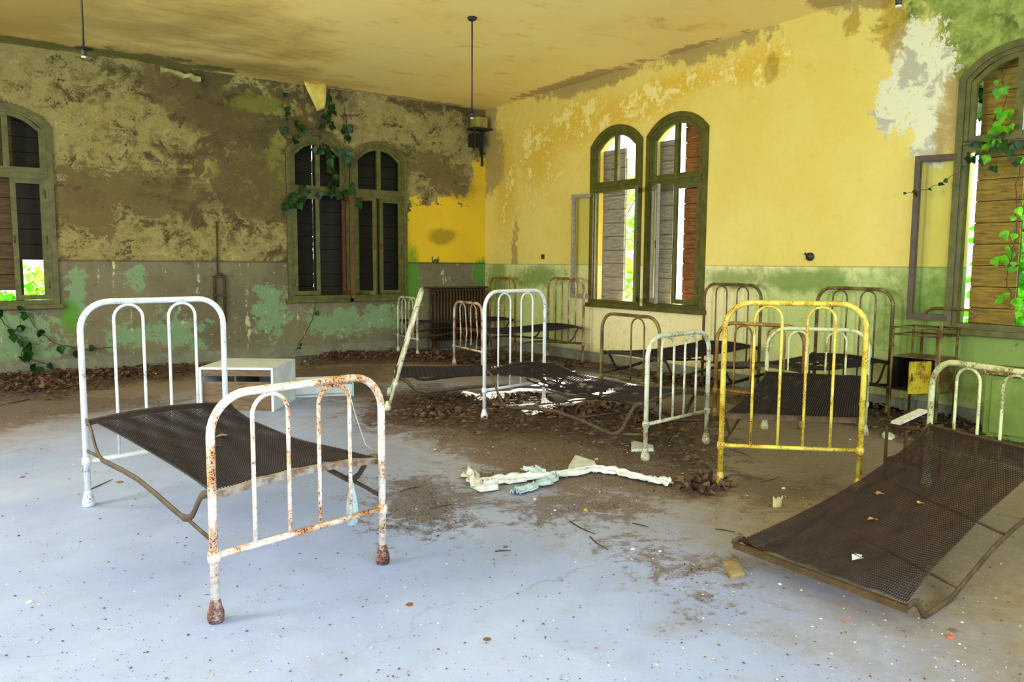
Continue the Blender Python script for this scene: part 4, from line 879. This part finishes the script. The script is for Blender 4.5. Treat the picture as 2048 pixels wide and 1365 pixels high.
one('leaf', 'small yellow leaf below the long white cloth strip', 'leaf', 1172,1022,.022,M_yc)
one('terracotta_chip', 'red chip on the floor left of the tipped mesh corner', 'chip', 1695,1245,.014,M_red)
one('terracotta_chip', 'red chip lower left of the collapsed mesh front rail', 'chip', 1192,1298,.010,M_red)
one('wood_scrap', 'orange-brown scrap under the front corner of the collapsed mesh', 'wood scrap', 1898,1276,.022,M_red)
for x_, y_, s_, lb in [(1070,1000,.016,'white plaster chip just below the crossing of the cloth strips'), (1192,920,.020,'white plaster chip beside the angular grey slab'), (1110,1022,.013,'tiny white chip left of the yellow leaf'), (1265,1100,.018,'white chip on a dirt smudge in the right foreground'), (1320,1104,.012,'white chip at the right end of a dirt smudge in the foreground'), (870,900,.014,'white chip between the rusty footboard and the dirt patch'),
        (1568,978,.018,'white chip just above the cream pottery shard'), (1700,880,.014,'white chip on the floor behind the yellow headboard right post'), (1560,1170,.012,'white chip right of the tan wooden scrap')]:
    one('plaster_chip', lb, 'plaster', x_, y_, s_, M_white)
for x_, y_, s_, lb in [(478,712,.075,'white plaster lump standing behind the white cabinet'), (640,712,.04,'white plaster lump in the leaves right of the white cabinet'), (840,714,.04,'white lump on the leaves in front of the radiator'), (310,748,.05,'white plaster lump on the floor seen through the white headboard'), (120,764,.05,'white plaster lump in the leaf drift below the leftmost window'), (610,724,.035,'small white lump above the shallow drawer')]:
    one('plaster_lump', lb, 'plaster', x_, y_, s_, M_white)
for x_, y_, s_, lb in [(45,955,.024,'brown dead leaf at the left edge of the bare floor'), (240,965,.03,'brown dead leaf under the near rail of the white bed'), (820,1210,.024,'brown dead leaf right of the rusty footboard leg'), (1010,1095,.02,'brown dead leaf beside a straight twig in the foreground centre'), (975,1280,.022,'brown dead leaf alone near the bottom centre of the floor'), (1480,1070,.02,'brown dead leaf just above the left corner of the collapsed mesh'), (1620,1010,.022,'brown dead leaf between the pottery shard and the collapsed mesh'), (1905,1262,.03,'brown dead leaf in front of the tipped mesh corner')]:
    chips('dead_leaf', lb, 'leaf', None, [(x_, y_)], s_, s_, M_brown, .2)
def stick(label, group, a_, b_, r=.003, mat=None):
    p_, q_ = fl(*a_), fl(*b_); m_ = p_.lerp(q_, .5)+V(rgc.uniform(-.02,.02), rgc.uniform(-.02,.02), r*1.5)
    tag(MB().tube([p_+V(0,0,r), m_, q_+V(0,0,r)], [r,r*1.1,r*.6], 6).build('twig', mat or M_stem, loc=p_), label, 'twig', group)
stick('long twig on the floor at left below the leftmost window', None, (0,812),(60,800),.006)
for a_, b_, lb in [((800,985),(840,975),'dark twig right of the rusty footboard of the white bed'), ((860,1020),(905,1010),'dark twig across the small dirt patch near the white bed'), ((1180,1075),(1215,1100),'slanting dark twig in the centre foreground'), ((1140,1045),(1190,1070),'long slanting twig above another in the centre foreground'), ((1265,1048),(1298,1056),'thick short stick below the right end of the cloth strip'),
        ((990,1105),(1022,1103),'straight level twig alone in the centre foreground'), ((1430,1060),(1470,1066),'dark twig just left of the collapsed mesh corner'), ((1520,965),(1560,955),'dark twig behind the cream pottery shard'), ((1460,900),(1500,915),'dark twig under the yellow headboard'), ((170,985),(225,960),'dark twig crossing behind the rear left leg of the white bed')]:
    stick(lb, None, a_, b_, .0032)
# leaves lying on the meshes
def onmesh(C, u, v, s, mat, label, name='leaf'):
    p_ = C(u, v)+V(0,0,.008); mb = MB(); rg = random.Random(int(u*1000)); add_leaf(mb, p_, V(rg.uniform(-1,1), rg.uniform(-1,1), .05), V(0,0,1), s)
    add_leaf(mb, p_+V(0,0,.003), V(rg.uniform(-1,1), rg.uniform(-1,1), .1), V(.3,0,1), s*.7); o_ = mb.build(name, mat, loc=p_); tag(o_, label, 'leaf')
M_ll = rough_mat('dry_tan_leaf', rgb(190,140,84), rgb(150,100,56), 20)
onmesh(CA, .62, .42, .055, M_ll, 'curled tan leaf on the mesh of the large white bed')
onmesh(CA, .45, .52, .045, M_brown, 'darker leaf beside the tan one on the large white bed mesh')
onmesh(CHf, .22, .52, .05, M_ll, 'orange leaf in the middle of the collapsed mesh')
onmesh(CHf, .55, .50, .045, M_yc, 'yellow leaf on the right half of the collapsed mesh')
onmesh(CHf, .42, .66, .04, M_ll, 'small upright leaf low on the collapsed mesh')
onmesh(CHf, .62, .88, .06, M_cloth, 'pale curled scrap near the front rail of the collapsed mesh', 'paper_scrap')
onmesh(CB, .18, .74, .06, M_ll, 'tan leaf on the torn mesh of the mid-room bed')
# thread and plastic scrap on the near footboard
mb = MB(); mb.tube([fl(752,905,.56)+V(0,0,.0), V(1.53,3.50,.62), V(1.45,3.44,.8), V(1.41,3.42,.93)], .0015, 5)
tag(mb.build('thread', M_white), 'loose white thread hanging on the rusty footboard of the large white bed', 'thread')
vs = []; A_ = V(1.44,3.462,.46); 
for i in range(7):
    t = i/6; w_ = .012+.045*math.sin(t*2.2)
    for k in (-1, 0, 1): vs.append(A_+V(k*w_*.5, .006*math.sin(5*t+k), -.22*t))
o_ = MB().add(vs, [(i*3+k, i*3+k+1, i*3+k+4, i*3+k+3) for i in range(6) for k in (0,1)], True).build('plastic_scrap', M_clothb); so_ = o_.modifiers.new('thick','SOLIDIFY'); so_.thickness = .002
tag(o_, 'torn pale plastic scrap hanging at the rusty footboard crossbar', 'scrap')
